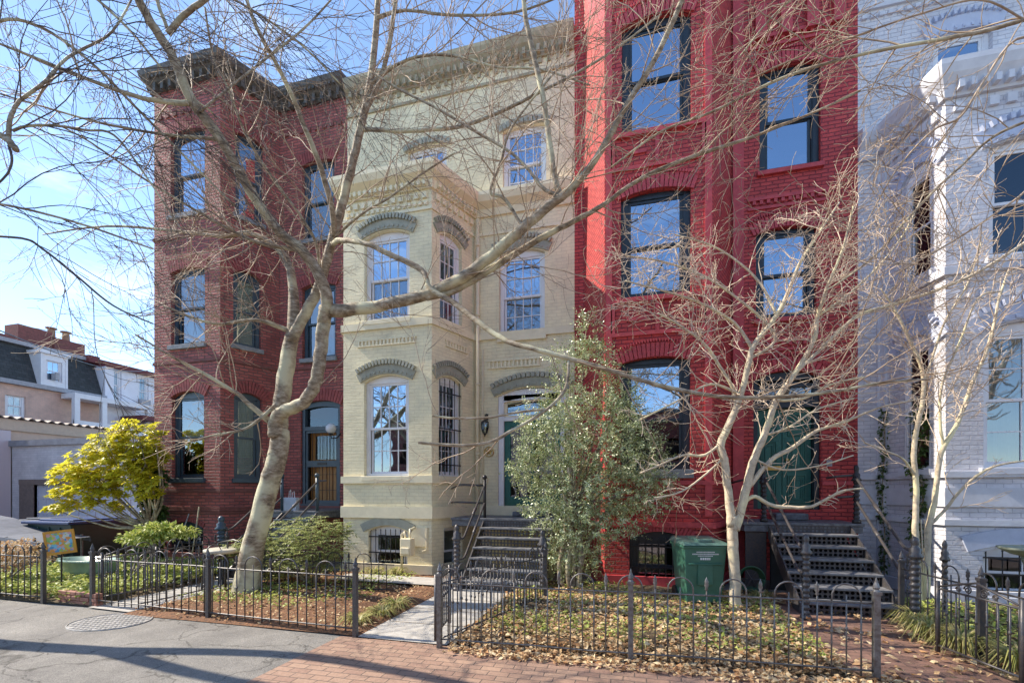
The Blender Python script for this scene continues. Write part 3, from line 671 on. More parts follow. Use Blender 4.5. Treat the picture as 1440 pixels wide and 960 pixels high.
sheet('ground',[(-900,-900),(900,-900),(900,900),(-900,900)],-.012,M['far'])
sheet('alley_pavement',[(-40,-1),(-3.45,-1),(-3.45,4.85),(-12.0,5.15),(-40,5.2)],-.004,M['asphalt'])
sheet('alley',[(-60,5.2),(-12.0,5.15),(-12.5,18),(-12.5,40),(-60,40)],-.008,M['asphalt'])
sheet('brick_sidewalk',[(-3.45,-1),(14,-1),(14,4.86),(-3.45,4.86)],.0,M['pave'])
sheet('street',[(-60,-9),(60,-9),(60,-1.2),(-60,-1.2)],-.1+.094,M['far'])
def bumpy(name,x0,x1,y0,y1,z,amp,m,seed,step=.09):
    nx=int((x1-x0)/step)+1; ny=int((y1-y0)/step)+1; r=random.Random(seed)
    from mathutils import noise
    vs=[];fs=[]
    for j in range(ny):
        for i in range(nx):
            x=x0+(x1-x0)*i/(nx-1); y=y0+(y1-y0)*j/(ny-1)
            e=min(1,(x-x0)/.15,(x1-x)/.15,(y-y0)/.15,(y1-y)/.15)
            vs.append((x,y,z+e*amp*(.5+noise.noise(Vector((x*1.7,y*1.7,seed)))+.35*noise.noise(Vector((x*7,y*7,seed))))))
    for j in range(ny-1):
        for i in range(nx-1): a=j*nx+i; fs.append((a,a+1,a+nx+1,a+nx))
    mb=MB(); mb.add(vs,fs); return tag(mb.build(name,m,smooth=True),kind='structure')
bumpy('garden_soil',-7.05,-3.22,4.9,8.8,.006,.07,M['soil'],3)
bumpy('garden_soil',-12.2,-7.95,5.1,8.8,.006,.06,M['soild'],5)
bumpy('garden_soil',-2.05,2.0,4.95,8.86,.006,.08,M['soild'],8)
bumpy('garden_soil',3.35,9.0,4.95,8.86,.006,.06,M['soild'],9)
sheet('garden_path',[(-3.22,4.86),(-2.07,4.86),(-2.07,8.86),(-3.22,8.86)],.012,M['concrete'])
sheet('garden_path',[(-5.6,7.55),(-3.222,7.55),(-3.222,8.2),(-5.6,8.2)],.085,M['concrete'])
sheet('garden_path',[(-7.94,5.05),(-7.06,5.0),(-7.06,8.86),(-7.94,8.86)],.010,M['concrete'])
sheet('garden_path',[(2.02,4.88),(3.34,4.88),(3.34,8.86),(2.02,8.86)],.010,M['pathbrick'])
# joints in the concrete path
mb=MB()
for y in (5.55,6.25,6.95): mb.box(-3.2,-2.1,y,y+.012,.013,.0145)
tag(mb.build('path_joint',M['soild']),kind='structure')
# manhole cover
p=onG(156,873.5); mb=MB()
n=32; mb.add([(p.x+.5*math.cos(2*math.pi*i/n),p.y+.42*math.sin(2*math.pi*i/n),.002) for i in range(n)]+[(p.x+.5*math.cos(2*math.pi*i/n),p.y+.42*math.sin(2*math.pi*i/n),-.01) for i in range(n)],[tuple(range(n))]+[(i,i+n,(i+1)%n+n,(i+1)%n) for i in range(n)])
for i in range(-6,7):
    for j in range(-5,6):
        x=i*.07;y=j*.07
        if x*x/.2+y*y/.14<1: mb.box(p.x+x-.022,p.x+x+.022,p.y+y-.022,p.y+y+.022,.0,.009)
for rr_,w_ in ((.49,.008),):
    mb.tube([(p.x+rr_*math.cos(2*math.pi*i/n),p.y+rr_*.84*math.sin(2*math.pi*i/n),.003) for i in range(n+1)],w_,6)
tag(mb.build('manhole_cover',mat('worn_cover_metal',(.42,.40,.38),(.28,.27,.25),rough=.55,scale=20,bump=.3,metal=.2)),'round patterned metal manhole cover set in the grey asphalt','manhole cover')

# ============ FENCES
def pick(mb,x,y,z0,z1,r=.0085,knot=True,zt=None):
    mb.tube([(x,y,z0),(x,y,z1)],r,5)
    if knot: 
        zk=(z0+z1)/2+.06
        mb.lathe(x,y,[(r,-.018),(r*1.9,-.008),(r*1.9,.008),(r,.018)],6,zk)
def finial(mb,x,y,z,s=1):
    mb.lathe(x,y,[(.008*s,0),(.018*s,.01*s),(.01*s,.025*s),(.022*s,.05*s),(.016*s,.075*s),(.02*s,.085*s),(.006*s,.12*s),(.001,.135*s)],6,z)
def fence(name_label,A,B,m,post_m=None,pitch=.123,rail=.72,bot=.10,arch=.17,posts=(),group=None,phase=0,post_h=.93,cat='fence',r=.0085,label_post=None,toprail=None):
    A=Vector(A);B=Vector(B);L=(B-A).length;d=(B-A)/L
    t=thing('iron_fence',name_label,cat,group=group)
    mb=MB(); n=max(2,int(round(L/pitch))); st_=L/n; w=random.Random(int(abs(A.x)*100))
    P=lambda s:A+d*s
    jit=lambda: w.uniform(-.004,.004)
    for i in range(1,n):
        k=(i+phase)%4; p=P(i*st_); x,y=p.x,p.y
        if k==0: pick(mb,x+jit(),y,.04,rail+.05,r); finial(mb,x,y,rail+.05)
        elif k==2: pick(mb,x+jit(),y,.04,rail+.07,r*.9)
        else: pick(mb,x,y,.04,rail,r)
    i0=0
    for i in range(0,n+1):
        if (i+phase)%4==2 and 1<=i<=n-1:
            c=P(i*st_); ra=st_
            mb.tube([(c.x-d.x*ra*math.cos(q*math.pi/10),c.y-d.y*ra*math.cos(q*math.pi/10),rail+(.04)*(1 if 0<q<10 else 0)+(arch-.04)*math.sin(q*math.pi/10)) for q in range(11)],r*1.05,5)
    # rails: gently uneven
    for z,rr_ in ((rail,r*1.25),(bot,r*1.25)):
        k=max(2,int(L/.5)); mb.tube([(P(L*j/k).x,P(L*j/k).y,z+(w.uniform(-.006,.006) if 0<j<k else 0)) for j in range(k+1)],rr_,5)
    mb.build('railing',m,t,smooth=True)
    for s in posts:
        p=P(s*L) if s<=1 else P(L); mb=MB(); q=.026
        mb.box(p.x-q,p.x+q,p.y-q,p.y+q,-.01,post_h-.13)
        mb.box(p.x-q*1.35,p.x+q*1.35,p.y-q*1.35,p.y+q*1.35,post_h-.13,post_h-.10)
        mb.lathe(p.x,p.y,[(q*1.2,0),(q*.8,.02),(q*1.2,.035),(q*.5,.09),(.003,.13)],8,post_h-.10)
        mb.build('post',post_m or m,t,bevel=.003)
    return t
def post_thing(x,y,h,label,s=.035):
    mb=MB(); mb.lathe(x,y,[(s*1.3,0),(s*1.3,.06),(s,.08),(s,h*.45),(s*1.25,h*.46),(s*1.25,h*.49),(s,h*.5),(s,h-.12),(s*1.5,h-.11),(s*1.5,h-.08),(s*.8,h-.06),(s*1.2,h-.02),(s*.4,h+.03),(.003,h+.07)],10,-.01)
    return tag(mb.build('fence_post',M['iron'],smooth=True),label,'post')
FG='wrought iron fences round the front gardens'
fence('silvery hooped iron fence along the brick sidewalk before the leafy garden of the crimson house',(-2.12,4.78),(2.13,4.96),M['ironlt'],posts=(0.0,.487,1.0),group=FG,phase=1,r=.0078)
fence('dark hooped iron fence before the garden with the leaning tree, beside the asphalt',(-8.0,5.15),(-3.25,4.87),M['iron'],posts=(0.0,.5,1.0),group=FG,phase=0,pitch=.145)
fence('short dark iron fence stretch at the far left edge of the photo, over ivy',(-12.4,5.1),(-8.92,5.07),M['iron'],posts=(0.55,1.0),group=FG,phase=2,pitch=.145)
fence('side fence of closely set iron pickets running from sidewalk to the cream house steps',(-2.10,4.84),(-1.38,7.2),M['iron'],posts=(1.0,),group=FG,phase=2,pitch=.085,rail=.72)
fence('iron side fence running back beside the slender tree right of the crimson house steps',(3.62,4.95),(3.42,7.3),M['iron'],posts=(0.0,.45,1.0),group=FG,phase=2,pitch=.125)
fence('low hooped iron fence running back along the garden path of the dark brick house',(-7.98,5.2),(-8.05,7.6),M['iron'],posts=(1.0,),group=FG,phase=1,pitch=.14)
fence('hooped iron fence between the leaning tree and the dark brick house path',(-7.02,5.1),(-7.0,7.6),M['iron'],posts=(1.0,),group=FG,phase=1,pitch=.14,rail=.66)
fence('low iron fence across the garden under the bright shrub beside the leaning tree',(-6.9,6.9),(-3.9,6.95),M['irondk'],posts=(0,),group=FG,phase=1,pitch=.14,rail=.52)
fence('iron fence at the right edge of the photo before the white house',(3.62,4.92),(6.5,5.0),M['iron'],posts=(),group=FG,phase=3,pitch=.125)
def gate(label,A,B,scroll=True):
    A=Vector(A);B=Vector(B);L=(B-A).length;d=(B-A)/L; t=thing('garden_gate',label,'gate'); mb=MB(); P=lambda s,z:(A.x+d.x*s,A.y+d.y*s,z)
    for s in (0,L): mb.box(P(s,0)[0]-.016,P(s,0)[0]+.016,P(s,0)[1]-.016,P(s,0)[1]+.016,.05,.80)
    for z in (.12,.72): mb.tube([P(0,z),P(L,z)],.012,6)
    mb.tube([P(0,.74),P(L*.25,.80),P(L*.5,.86),P(L*.75,.80),P(L,.74)],.011,6)
    n=8
    for i in range(1,n): x,y,_=P(L*i/n,0); pick(mb,x,y,.12,.72,.008)
    mb.build('gate_leaf',M['iron'],t,smooth=True)
    if scroll:
        s_=MB()
        for sg in (-1,1):
            for (c,z,r0) in ((L*.5+sg*.085,.775,.045),(L*.5+sg*.19,.76,.03)):
                s_.tube([P(c+sg*r0*(1-q/22)*math.cos(q*.62),z+r0*(1-q/22)*math.sin(q*.62)) for q in range(20)],.0065,5)
        s_.build('scrollwork',M['iron'],t,smooth=True)
    return t
gate('open iron gate with curled scrollwork standing along the path right of the crimson house garden',(3.26,5.05),(3.09,5.9))
gate('narrow open iron gate leaf at the sidewalk corner before the cream house path',(-2.2,4.86),(-2.32,5.55),False)
gate('open iron gate leaf beside the brick edged ivy bed at left',(-7.95,5.25),(-7.90,6.05),False)
# ============ STOOPS
def newel(mb,x,y,z0,h,s=.06):
    pr=[(s*1.5,0),(s*1.5,.05),(s*1.1,.07)]
    z=.07; 
    while z<h-.28:
        pr+=[(s*.8,z),(s*1.08,z+.018),(s*1.08,z+.04),(s*.8,z+.055)]; z+=.075
    pr+=[(s*1.6,h-.26),(s*1.7,h-.24),(s*1.1,h-.2),(s*1.25,h-.15),(s*.7,h-.12),(s*.75,h-.09),(s*.9,h-.05),(s*.6,h-.01),(.004,h+.01)]
    mb.lathe(x,y,pr,12,z0)
def handrail(parent,pts,r=.02):
    mb=MB(); pts=[Vector(p) for p in pts]
    sm=[pts[0]]
    for i in range(1,len(pts)-1):
        a,b,c=pts[i-1],pts[i],pts[i+1]; e=min(.1,(a-b).length*.4,(c-b).length*.4)
        p=b+(a-b).normalized()*e; q=b+(c-b).normalized()*e
        sm+=[p,(p+q+b*2)/4,q]
    sm.append(pts[-1]); mb.tube(sm,r,8)
    for a,b in zip(pts[:-1],pts[1:]):
        if (b-a).length>.6:
            m_=(a+b)/2; dd=(b-a).normalized(); k=[(-.11,1),(-.07,1.55),(0,1.35),(.07,1.55),(.11,1)]
            mb.tube([m_+dd*q for q,_ in k],[r*w for _,w in k],8)
    return mb.build('handrail',M['irondk'] if parent.get('dk') else M['iron'],parent,smooth=True)
def riser_panel(mb,x0,x1,y,z0,z1):
    rows=2; ch=(z1-z0)/rows; n=int((x1-x0)/ch); cw_=(x1-x0)/n; R_=.36
    for j in range(rows):
        for i in range(n):
            cx=x0+cw_*(i+.5); cz=z0+ch*(j+.5); vs=[];
            for k in range(8):
                a=math.pi/4*k; vs.append((cx+cw_*R_*math.cos(a),y,cz+ch*R_*math.sin(a)))
            hw,hh=cw_/2,ch/2
            for k,(sx,sz) in enumerate(((1,0),(1,1),(0,1),(-1,1),(-1,0),(-1,-1),(0,-1),(1,-1))): vs.append((cx+sx*hw,y,cz+sz*hh))
            mb.add(vs,[(k,(k+1)%8,(k+1)%8+8,k+8)[::-1] for k in range(8)])
def stoop(label,lx0,lx1,sx0,sx1,Yf,Zl,n,run,mt,perforated=True,sides=True):
    t=thing('iron_stoop',label,'steps'); rise=Zl/n
    mb=MB(); mb.box(lx0,lx1,Yf,YR-.07,Zl-.05,Zl); mb.box(lx0+.02,lx1-.02,Yf+.02,YR-.08,Zl-.17,Zl-.052); mb.build('landing',M['steptread'],t,bevel=.008)
    for k in range(1,n):
        z=Zl-rise*k; y=Yf-run*k
        mb=MB(); mb.box(sx0-.02,sx1+.02,y-.02,y+run+.01,z-.035,z); mb.build('tread',mt,t,bevel=.006)
        mb=MB(); 
        if perforated: riser_panel(mb,sx0+.02,sx1-.02,y+.012,z-rise+.004,z-.036)
        else: mb.box(sx0+.02,sx1-.02,y+.005,y+.02,z-rise+.002,z-.037)
        mb.build('riser',M['iron'],t)
    mb=MB(); riser_panel(mb,sx0+.02,sx1-.02,Yf+.012,Zl-rise+.002,Zl-.05) if perforated else None
    if perforated: mb.build('riser',M['iron'],t)
    for x in (sx0-.01,sx1+.01):
        mb=MB()
        a=(x,Yf,Zl-.1); b=(x,Yf-run*(n-.3),.05)
        vs=[(x-.012,Yf+.05,Zl-.02),(x-.012,Yf-run*(n-1)-.03,rise-.02),(x-.012,Yf-run*(n-1)-.03,0),(x-.012,Yf-run*(n-2),0),(x-.012,Yf+.05,Zl-.26)]
        vs+=[(v[0]+.024,v[1],v[2]) for v in vs]
        mb.add(vs,[(0,1,2,3,4),(9,8,7,6,5)]+[(i,i+5,(i+1)%5+5,(i+1)%5) for i in range(5)])
        mb.build('stringer',M['iron'],t)
    return t
M['treadlt']=mat('sunbleached_tread',(.22,.225,.24),(.12,.12,.13),rough=.5,scale=14,bump=.3)
s2=stoop('iron steps with pierced risers climbing to the green door of the cream house',-3.70,-1.5,-2.98,-1.55,8.90,1.2,7,.2,M['treadlt'])
s3=stoop('broad iron steps with pierced risers climbing to the green double door of the crimson house',1.85,3.72,2.28,3.5,9.03,1.2,7,.262,M['treadlt'])
s1=stoop('slate blue steps to the gated orange door of the dark brick house, behind the shrub',-8.75,-6.95,-7.9,-7.0,8.95,1.3,7,.24,M['blueframe'],False)
for s in (s1,s2,s3): pass
# railings stoop 2
mb=MB(); newel(mb,-3.03,7.58,0,1.16,.055); mb.build('newel_post',M['iron'],s2,smooth=True)
mb=MB(); mb.tube([(-2.98,8.97,1.2),(-2.98,8.97,1.98)],.03,8); mb.ball((-2.98,8.97,2.03),.05); mb.build('rail_post',M['irondk'],s2,smooth=True)
handrail(s2,[(-3.03,7.58,.92),(-3.0,7.8,.88),(-2.98,8.95,1.85)]); handrail(s2,[(-3.03,7.58,.55),(-3.0,7.85,.52),(-2.98,8.95,1.5)])
handrail(s2,[(-2.98,8.97,1.86),(-3.55,9.0,1.88),(-3.86,9.35,1.8)]); handrail(s2,[(-2.98,8.97,1.5),(-3.55,9.0,1.52),(-3.86,9.35,1.50)])
mb=MB(); newel(mb,-1.5,7.58,0,1.1,.055); mb.build('newel_post',M['iron'],s2,smooth=True)
handrail(s2,[(-1.5,7.58,.92),(-1.5,8.95,1.85),(-1.5,9.9,1.85)])
# stoop 3
mb=MB(); newel(mb,3.45,7.05,0,1.16,.054); mb.build('newel_post',M['iron'],s3,smooth=True)
mb=MB(); newel(mb,2.23,7.1,0,1.16,.048); mb.build('newel_post',M['iron'],s3,smooth=True)
for x in (3.62,):
    mb=MB(); newel(mb,x,9.1,1.2,.98,.045); mb.build('rail_post',M['irondk'],s3,smooth=True)
mb=MB(); newel(mb,2.2,9.1,1.2,.95,.045); mb.build('rail_post',M['irondk'],s3,smooth=True)
handrail(s3,[(3.45,7.05,.98),(3.46,7.3,.98),(3.6,9.1,2.0)]);handrail(s3,[(3.45,7.05,.62),(3.46,7.35,.62),(3.6,9.1,1.62)])
handrail(s3,[(2.23,7.1,.98),(2.22,7.3,.98),(2.2,9.1,2.0)]);handrail(s3,[(2.23,7.1,.62),(2.22,7.35,.62),(2.2,9.1,1.62)])
handrail(s3,[(3.6,9.1,2.02),(3.35,9.12,2.0),(3.25,9.3,1.98)],.02);handrail(s3,[(3.6,9.1,1.66),(3.35,9.12,1.64)],.02)
handrail(s3,[(2.2,9.1,1.98),(1.9,9.12,1.96),(1.72,9.4,1.9)]);
mb=MB(); mb.box(2.55,3.1,9.7,10.06,1.203,1.33); mb.build('door_step',M['steptread'],s3,bevel=.02)
mb=MB(); mb.box(-2.6,-1.6,9.72,10.06,1.203,1.30); mb.build('door_step',M['steptread'],s2,bevel=.02)
mb=MB(); mb.box(2.32,3.46,9.15,9.2,0,1.0); mb.build('riser_shade_panel',M['dark'],s3)  # added dark sheets, painting the shade seen through the pierced risers
mb=MB(); mb.add([(2.32,7.6,.0),(3.46,7.6,.0),(3.46,9.14,.98),(2.32,9.14,.98)],[(0,1,2,3)]); mb.build('riser_shade_panel',M['dark'],s3)
# iron skirt below one landing; ochre panel paints yellow light behind pierced risers
for s,x0,x1,y in ((s3,1.9,2.24,9.1),(s2,-2.9,-1.6,9.2)):
    mb=MB(); mb.box(x0,x1,y,y+.04,0,1.02); mb.build('under_landing_panel',M['iron'] if s is s3 else mat('ochre_light_panel',(.42,.34,.14),(.32,.26,.1)),s)
# stoop 1 rails
mb=MB(); newel(mb,-7.93,7.35,0,1.25,.07); mb.build('newel_post',M['blueframe'],s1,smooth=True)
for x in (-7.93,-6.98):
    mb=MB(); mb.tube([(x,8.98,1.3),(x,8.98,2.05)],.035,8); mb.ball((x,8.98,2.1),.055); mb.build('rail_post',M['blueframe'],s1,smooth=True)
    handrail(s1,[(x,7.35,.95),(x,7.6,.98),(x,8.98,1.95)]); handrail(s1,[(x,7.35,.6),(x,7.6,.62),(x,8.98,1.6)])
handrail(s1,[(-6.98,8.98,1.98),(-6.75,9.0,1.98)])
# right side tall newels by the white house
for (x,y,h,s,l) in ((3.9,7.3,1.1,.032,'tall ribbed iron post by the slender tree before the white house'),):
    mb=MB(); newel(mb,x,y,0,h,s); tag(mb.build('iron_post',M['iron'],smooth=True),l,'post')
# ============ SMALL THINGS
def wall_lantern():
    F=cw; u=F.S(685); z=F.Z(685,603); t=thing('wall_lantern','black carriage lantern on the cream wall left of the green door','lantern')
    x,y,_=F.P(u,z,.16); mb=MB()
    mb.lathe(x,y,[(.005,.235),(.02,.22),(.012,.2),(.04,.18),(.09,.14),(.095,.13),(.085,.125)],8,z)
    mb.lathe(x,y,[(.05,-.13),(.055,-.12),(.02,-.15),(.012,-.18),(.002,-.2)][::-1],8,z)
    for k in range(8):
        a=math.pi/4*k; mb.tube([(x+.085*math.cos(a),y+.085*math.sin(a),z+.13),(x+.09*math.cos(a),y+.09*math.sin(a),z+.02),(x+.05*math.cos(a),y+.05*math.sin(a),z-.12)],.006,4)
    mb.tube([F.P(u,z+.3,.0),F.P(u,z+.34,.06),F.P(u,z+.30,.14),F.P(u,z+.23,.16)],.012,6)
    b=F.P(u,z+.25,.0); F.box(mb,u-.03,u+.03,z+.2,z+.34,.0,.02)
    mb.build('lantern_body',M['irondk'],t,smooth=False)
    g=MB(); g.lathe(x,y,[(.045,-.11),(.08,.02),(.078,.12)],8,z); g.build('lantern_glass',M['glassM'],t)
wall_lantern()
def globe():
    F=fw_; u=F.S(473); z=F.Z(473,604); t=thing('globe_lamp','round white glass globe lamp on a black arm beside the orange door','lamp')
    mb=MB(); x,y,_=F.P(u,z,.22)
    mb.tube([F.P(u+.12,z-.1,0),F.P(u+.1,z-.22,.1),F.P(u,z-.24,.2),F.P(u,z-.13,.22)],.015,6); mb.lathe(x,y,[(.06,-.15),(.06,-.12),(.03,-.1)],10,z); mb.build('lamp_arm',M['irondk'],t,smooth=True)
    g=MB(); g.lathe(x,y,[(.125*math.sin(math.pi*max(.02,i/12)),-.125*math.cos(math.pi*i/12)) for i in range(13)],18,z)
    g.build('lamp_globe',mat('frosted_globe',(.62,.64,.70),(.55,.57,.63),rough=.25,bump=0),t,smooth=True)
globe()
mb=MB(); F=cw; u=F.S(688);z=F.Z(688,635); vs=[F.P(u+(.10 if k%2==0 else .042)*math.sin(k*math.pi/5),z+(.10 if k%2==0 else .042)*math.cos(k*math.pi/5),.02) for k in range(10)]+[F.P(u,z,.045)]
mb.add(vs,[(k,(k+1)%10,10) for k in range(10)]); mb.tube([F.P(u+.11*math.cos(k*.2618),z+.11*math.sin(k*.2618),.02) for k in range(25)],.01,5)
tag(mb.build('star_ornament',M['brass']),'small brass star ornament on the cream wall below the lantern','ornament')
mb=MB(); F=rw; u=F.S(1166);z=F.Z(1166,651); F.box(mb,u-.045,u+.045,z-.06,z+.06,0,.02); F.box(mb,u-.02,u+.02,z-.02,z+.02,.02,.028); tag(mb.build('doorbell',mat('doorbell_plate',(.35,.33,.36),(.25,.24,.26),rough=.4)),'small square doorbell plate on the crimson wall right of the double door','doorbell')
# toter
def toter():
    p=onG(986,856); t=thing('trash_bin','green wheeled trash bin with white stencil, beside the crimson house tree','trash bin',rz=0)
    m=mat('bin_green_plastic',(.05,.16,.11),(.038,.125,.085),rough=.42,scale=6,bump=.08); Mx=Matrix.Translation((p.x,p.y+.3,0))@Matrix.Rotation(R(12),4,'Z')
    mb=MB(); a=(-.25,.25,-.24,.30);b=(-.31,.31,-.30,.36)
    vs=[(a[0],a[2],.08),(a[1],a[2],.08),(a[1],a[3],.08),(a[0],a[3],.08),(b[0],b[2],.92),(b[1],b[2],.92),(b[1],b[3],.92),(b[0],b[3],.92)]
    mb.add([tuple(Mx@Vector(v)) for v in vs],[(0,3,2,1),(4,5,6,7),(0,1,5,4),(1,2,6,5),(2,3,7,6),(3,0,4,7)])
    mb.box(-.33,.33,-.32,.38,.90,.94,Mx); mb.box(-.11,.11,-.295,-.25,.35,.66,Mx); mb.box(-.25,.25,-.312,-.29,.66,.68,Mx)
    mb.build('bin_body',m,t,bevel=.02)
    l=MB(); vs=[(-.34,-.35,.945),(.34,-.35,.945),(.34,.40,.945),(-.34,.40,.945),(-.30,-.30,.99),(.30,-.30,.99),(.30,.38,1.03),(-.30,.38,1.03)]
    l.add([tuple(Mx@Vector(v)) for v in vs],[(0,3,2,1),(4,5,6,7),(0,1,5,4),(1,2,6,5),(2,3,7,6),(3,0,4,7)]); l.box(-.1,.1,-.30,.3,.985,1.035,Mx)
    l.build('lid',mat('bin_lid_green',(.10,.19,.16),(.07,.14,.12),rough=.35),t,bevel=.012)
    for sx in (-.29,.27):
        w=MB(); c=[Mx@Vector((sx,.30,.12)),Mx@Vector((sx+.05,.30,.12))]; w.tube(c,.12,16); w.build('wheel',M['irondk'],t)
    s=MB(); r=random.Random(3)
    def yf(z): return -.24-(z-.08)/.84*.06-.004
    for z,w,h in ((.845,.13,.018),(.815,.19,.018),(.788,.11,.016),(.745,.075,.034)):
        x=-w
        while x<w:
            cw2=r.uniform(.008,.014)*(2 if h>.03 else 1); y0=yf(z)
            s.add([tuple(Mx@Vector(v)) for v in ((x,y0,z-h/2),(x+cw2,y0,z-h/2),(x+cw2,yf(z+h/2),z+h/2),(x,yf(z+h/2),z+h/2))],[(0,1,2,3)])
            x+=cw2+.006
    s.build('stencil',mat('white_stencil',(.7,.7,.7),(.62,.62,.62),bump=0),t)
toter()
# hose reel
t=thing('hose_reel','coiled garden hose on a reel beside the crimson house steps','hose reel'); p=onG(1062,846); mb=MB()
for k in range(5):
    rr_=.20-.012*k; mb.tube([(p.x+.0+rr_*math.cos(q*math.pi/12),p.y+.25+.02*k,.32+rr_*math.sin(q*math.pi/12)) for q in range(25)],.013,6)
mb.build('hose',mat('green_hose',(.03,.12,.06),(.02,.08,.04),rough=.4,bump=0),t,smooth=True)
mb=MB(); 
for k in range(6): a=math.pi/3*k; mb.tube([(p.x,p.y+.24,.32),(p.x+.15*math.cos(a),p.y+.24,.32+.15*math.sin(a))],.009,5)
mb.tube([(p.x-.15,p.y+.3,0),(p.x,p.y+.3,.32),(p.x+.15,p.y+.3,0)],.014,6); mb.build('reel_frame',M['iron'],t)
# gas meter and cream panel
t=thing('gas_meter','cream painted gas meter and pipes against the cream house wall','gas meter'); mb=MB(); F=cf
u=F.S(580); mb_=mb
F.box(mb,u-.11,u+.13,.42,.78,.14,.34); F.box(mb,u-.09,u+.11,.46,.60,.34,.37); mb.build('meter_box',M['creamtrim'],t,bevel=.03)
mb=MB(); mb.tube([F.P(u-.12,.0,.24),F.P(u-.12,.86,.24),F.P(u-.06,.92,.24),F.P(u-.04,.78,.24)],.025,8); mb.tube([F.P(u+.07,.78,.24),F.P(u+.07,.96,.24),F.P(u+.07,.98,.02)],.025,8)
mb.build('pipe',M['creamtrim'],t,smooth=True)
mb=MB(); ua,ub=F.S(577),F.S(602); F.box(mb,ua,ub,F.Z(590,768),F.Z(590,741),.0,.03); mb.tube([F.P(ub-.02,F.Z(590,741),.04),F.P(ub-.02,F.Z(590,772),.04),F.P(ub-.12,F.Z(590,774),.04)],.01,5)
tag(mb.build('wall_panel',M['creamtrim'],bevel=.006),'flat cream painted board fixed on the cream wall above the gas meter','panel')
# bird bath
p=onG(1432,905); t=thing('bird_bath','weathered pale green bird bath before the white house basement window','bird bath')
mb=MB(); p=Vector((4.98,7.5,0)); mb.lathe(p.x,p.y,[(.16,0),(.16,.05),(.09,.1),(.07,.3),(.06,.5),(.09,.72),(.13,.85),(.14,.9)],16); mb.build('pedestal',mat('pale_green_cast',(.34,.36,.27),(.24,.26,.19),rough=.8,scale=14,bump=.4),t,smooth=True)
mb=MB(); mb.lathe(p.x,p.y,[(.1,.895),(.24,.93),(.34,.985),(.36,1.0),(.36,1.02),(.33,1.02),(.2,.97),(.02,.955)],24); mb.build('basin',MC['pale_green_cast'],t,smooth=True)
# shopping bag on the landing
F=fw_; mb=MB(); x=-8.15; y=8.99
t=thing('shopping_bag','pale blue paper carrier bag with white handles standing on the slate blue landing','bag')
x=9.0*math.tan(ang(408)); mb.box(x-.17,x+.17,8.98,9.1,1.303,1.60); mb.build('bag_body',mat('pale_blue_paper',(.42,.46,.55),(.36,.4,.48),bump=.1),t)
mb=MB(); mb.tube([(x-.06,9.03,1.6),(x-.05,9.03,1.74),(x-.01,9.03,1.78),(x+.0,9.03,1.6)],.006,5);mb.tube([(x+.02,9.05,1.6),(x+.03,9.05,1.72),(x+.07,9.05,1.74),(x+.08,9.05,1.6)],.006,5); mb.build('handle',M['whiteframe'],t)
# leaning poles by house 1
a=onG(232,792);
for (pa,pb,r_,l) in (((236,788),(266,722),.012,'thin grey pole leaning before the dark brick basement window'),((268,775),(280,712),.014,'pale wooden stick leaning right of the grey pole by the brick bay')):
    mb=MB(); q0=atd(pa[0],pa[1],9.6); q0.z=max(.0,q0.z-.25); q1=atd(pb[0],pb[1],9.9); mb.tube([q0,(q0+q1)/2+Vector((.01,0,0)),q1],r_,6); tag(mb.build('pole',M['ironlt'] if r_<.013 else mat('pale_stick',(.4,.34,.22),(.3,.25,.16))),l,'pole')
# patio table at house 1
t=thing('garden_bench','cream garden seat with grey arched frame behind the hooped fence at left','bench'); p=onG(287,835); 
mb=MB(); x,y=p.x,p.y+.4
mb.lathe(x,y,[(.30,.66),(.32,.68),(.32,.72),(.29,.73)],20); mb.build('seat',mat('cream_plastic',(.5,.47,.38),(.42,.39,.31),rough=.5),t,smooth=True)
mb=MB()
for sx in (-.26,.26):
    for sy in (-.22,.22): mb.tube([(x+sx,y+sy,0),(x+sx*.8,y+sy*.8,.67)],.02,6)
mb.tube([(x-.33,y+.2,0),(x-.33,y+.2,.8),(x,y+.2,.86),(x+.33,y+.2,.78),(x+.45,y+.2,.55)],.022,6); mb.build('frame',M['irondk'],t,smooth=True)
# ============ BACKGROUND LEFT
# lilac garage, front plane Y=14
G=Facet((-26.6,14.0),(-12.6,14.0)); gz=lambda px,py:G.Z(px,py)
t=thing('garage','lilac grey painted brick garage with pale panelled roll door, behind the yellow green tree','garage')
d0,d1=-25.2+26.6,-18.4+26.6; hd=(d0,d1,-.05,2.02,0)
mb=MB(); wall_mesh(mb,G,-.05,3.7,[hd]); 
for F in (Facet((-26.6,17.8),(-26.6,14)),Facet((-12.6,14),(-12.6,17.8)),Facet((-12.6,17.8),(-26.6,17.8))): wall_mesh(mb,F,-.05,3.7,[])
mb.build('brick_wall',M['brickG'],t)
mb=MB(); G.box(mb,-.05,G.L+.05,3.7,3.95,-3.9,.12); mb.build('coping',mat('grey_coping',(.30,.30,.33),(.2,.2,.22),scale=3,bump=.4),t)
mb=MB(); G.box(mb,d0-.9,d0,-.05,2.02,-.1,.03); G.box(mb,d0-.9,d1,2.02,2.25,-.1,.05); mb.build('door_surround',mat('brown_grey_post',(.2,.15,.13),(.14,.11,.1)),t)
mb=MB(); G.box(mb,d0+.01,d1-.01,-.05,2.01,-.16,-.1)
n=14
for r_ in range(4):
    for i in range(n):
        a=d0+(d1-d0)*i/n; z=.02+r_*.5; G.box(mb,a+.06,a+(d1-d0)/n-.06,z,z+.03,-.1,-.075);G.box(mb,a+.06,a+(d1-d0)/n-.06,z+.38,z+.41,-.1,-.075);G.box(mb,a+.06,a+.09,z+.03,z+.38,-.1,-.075)
    G.box(mb,d0+.01,d1-.01,.46+r_*.5,.475+r_*.5,-.1,-.09)
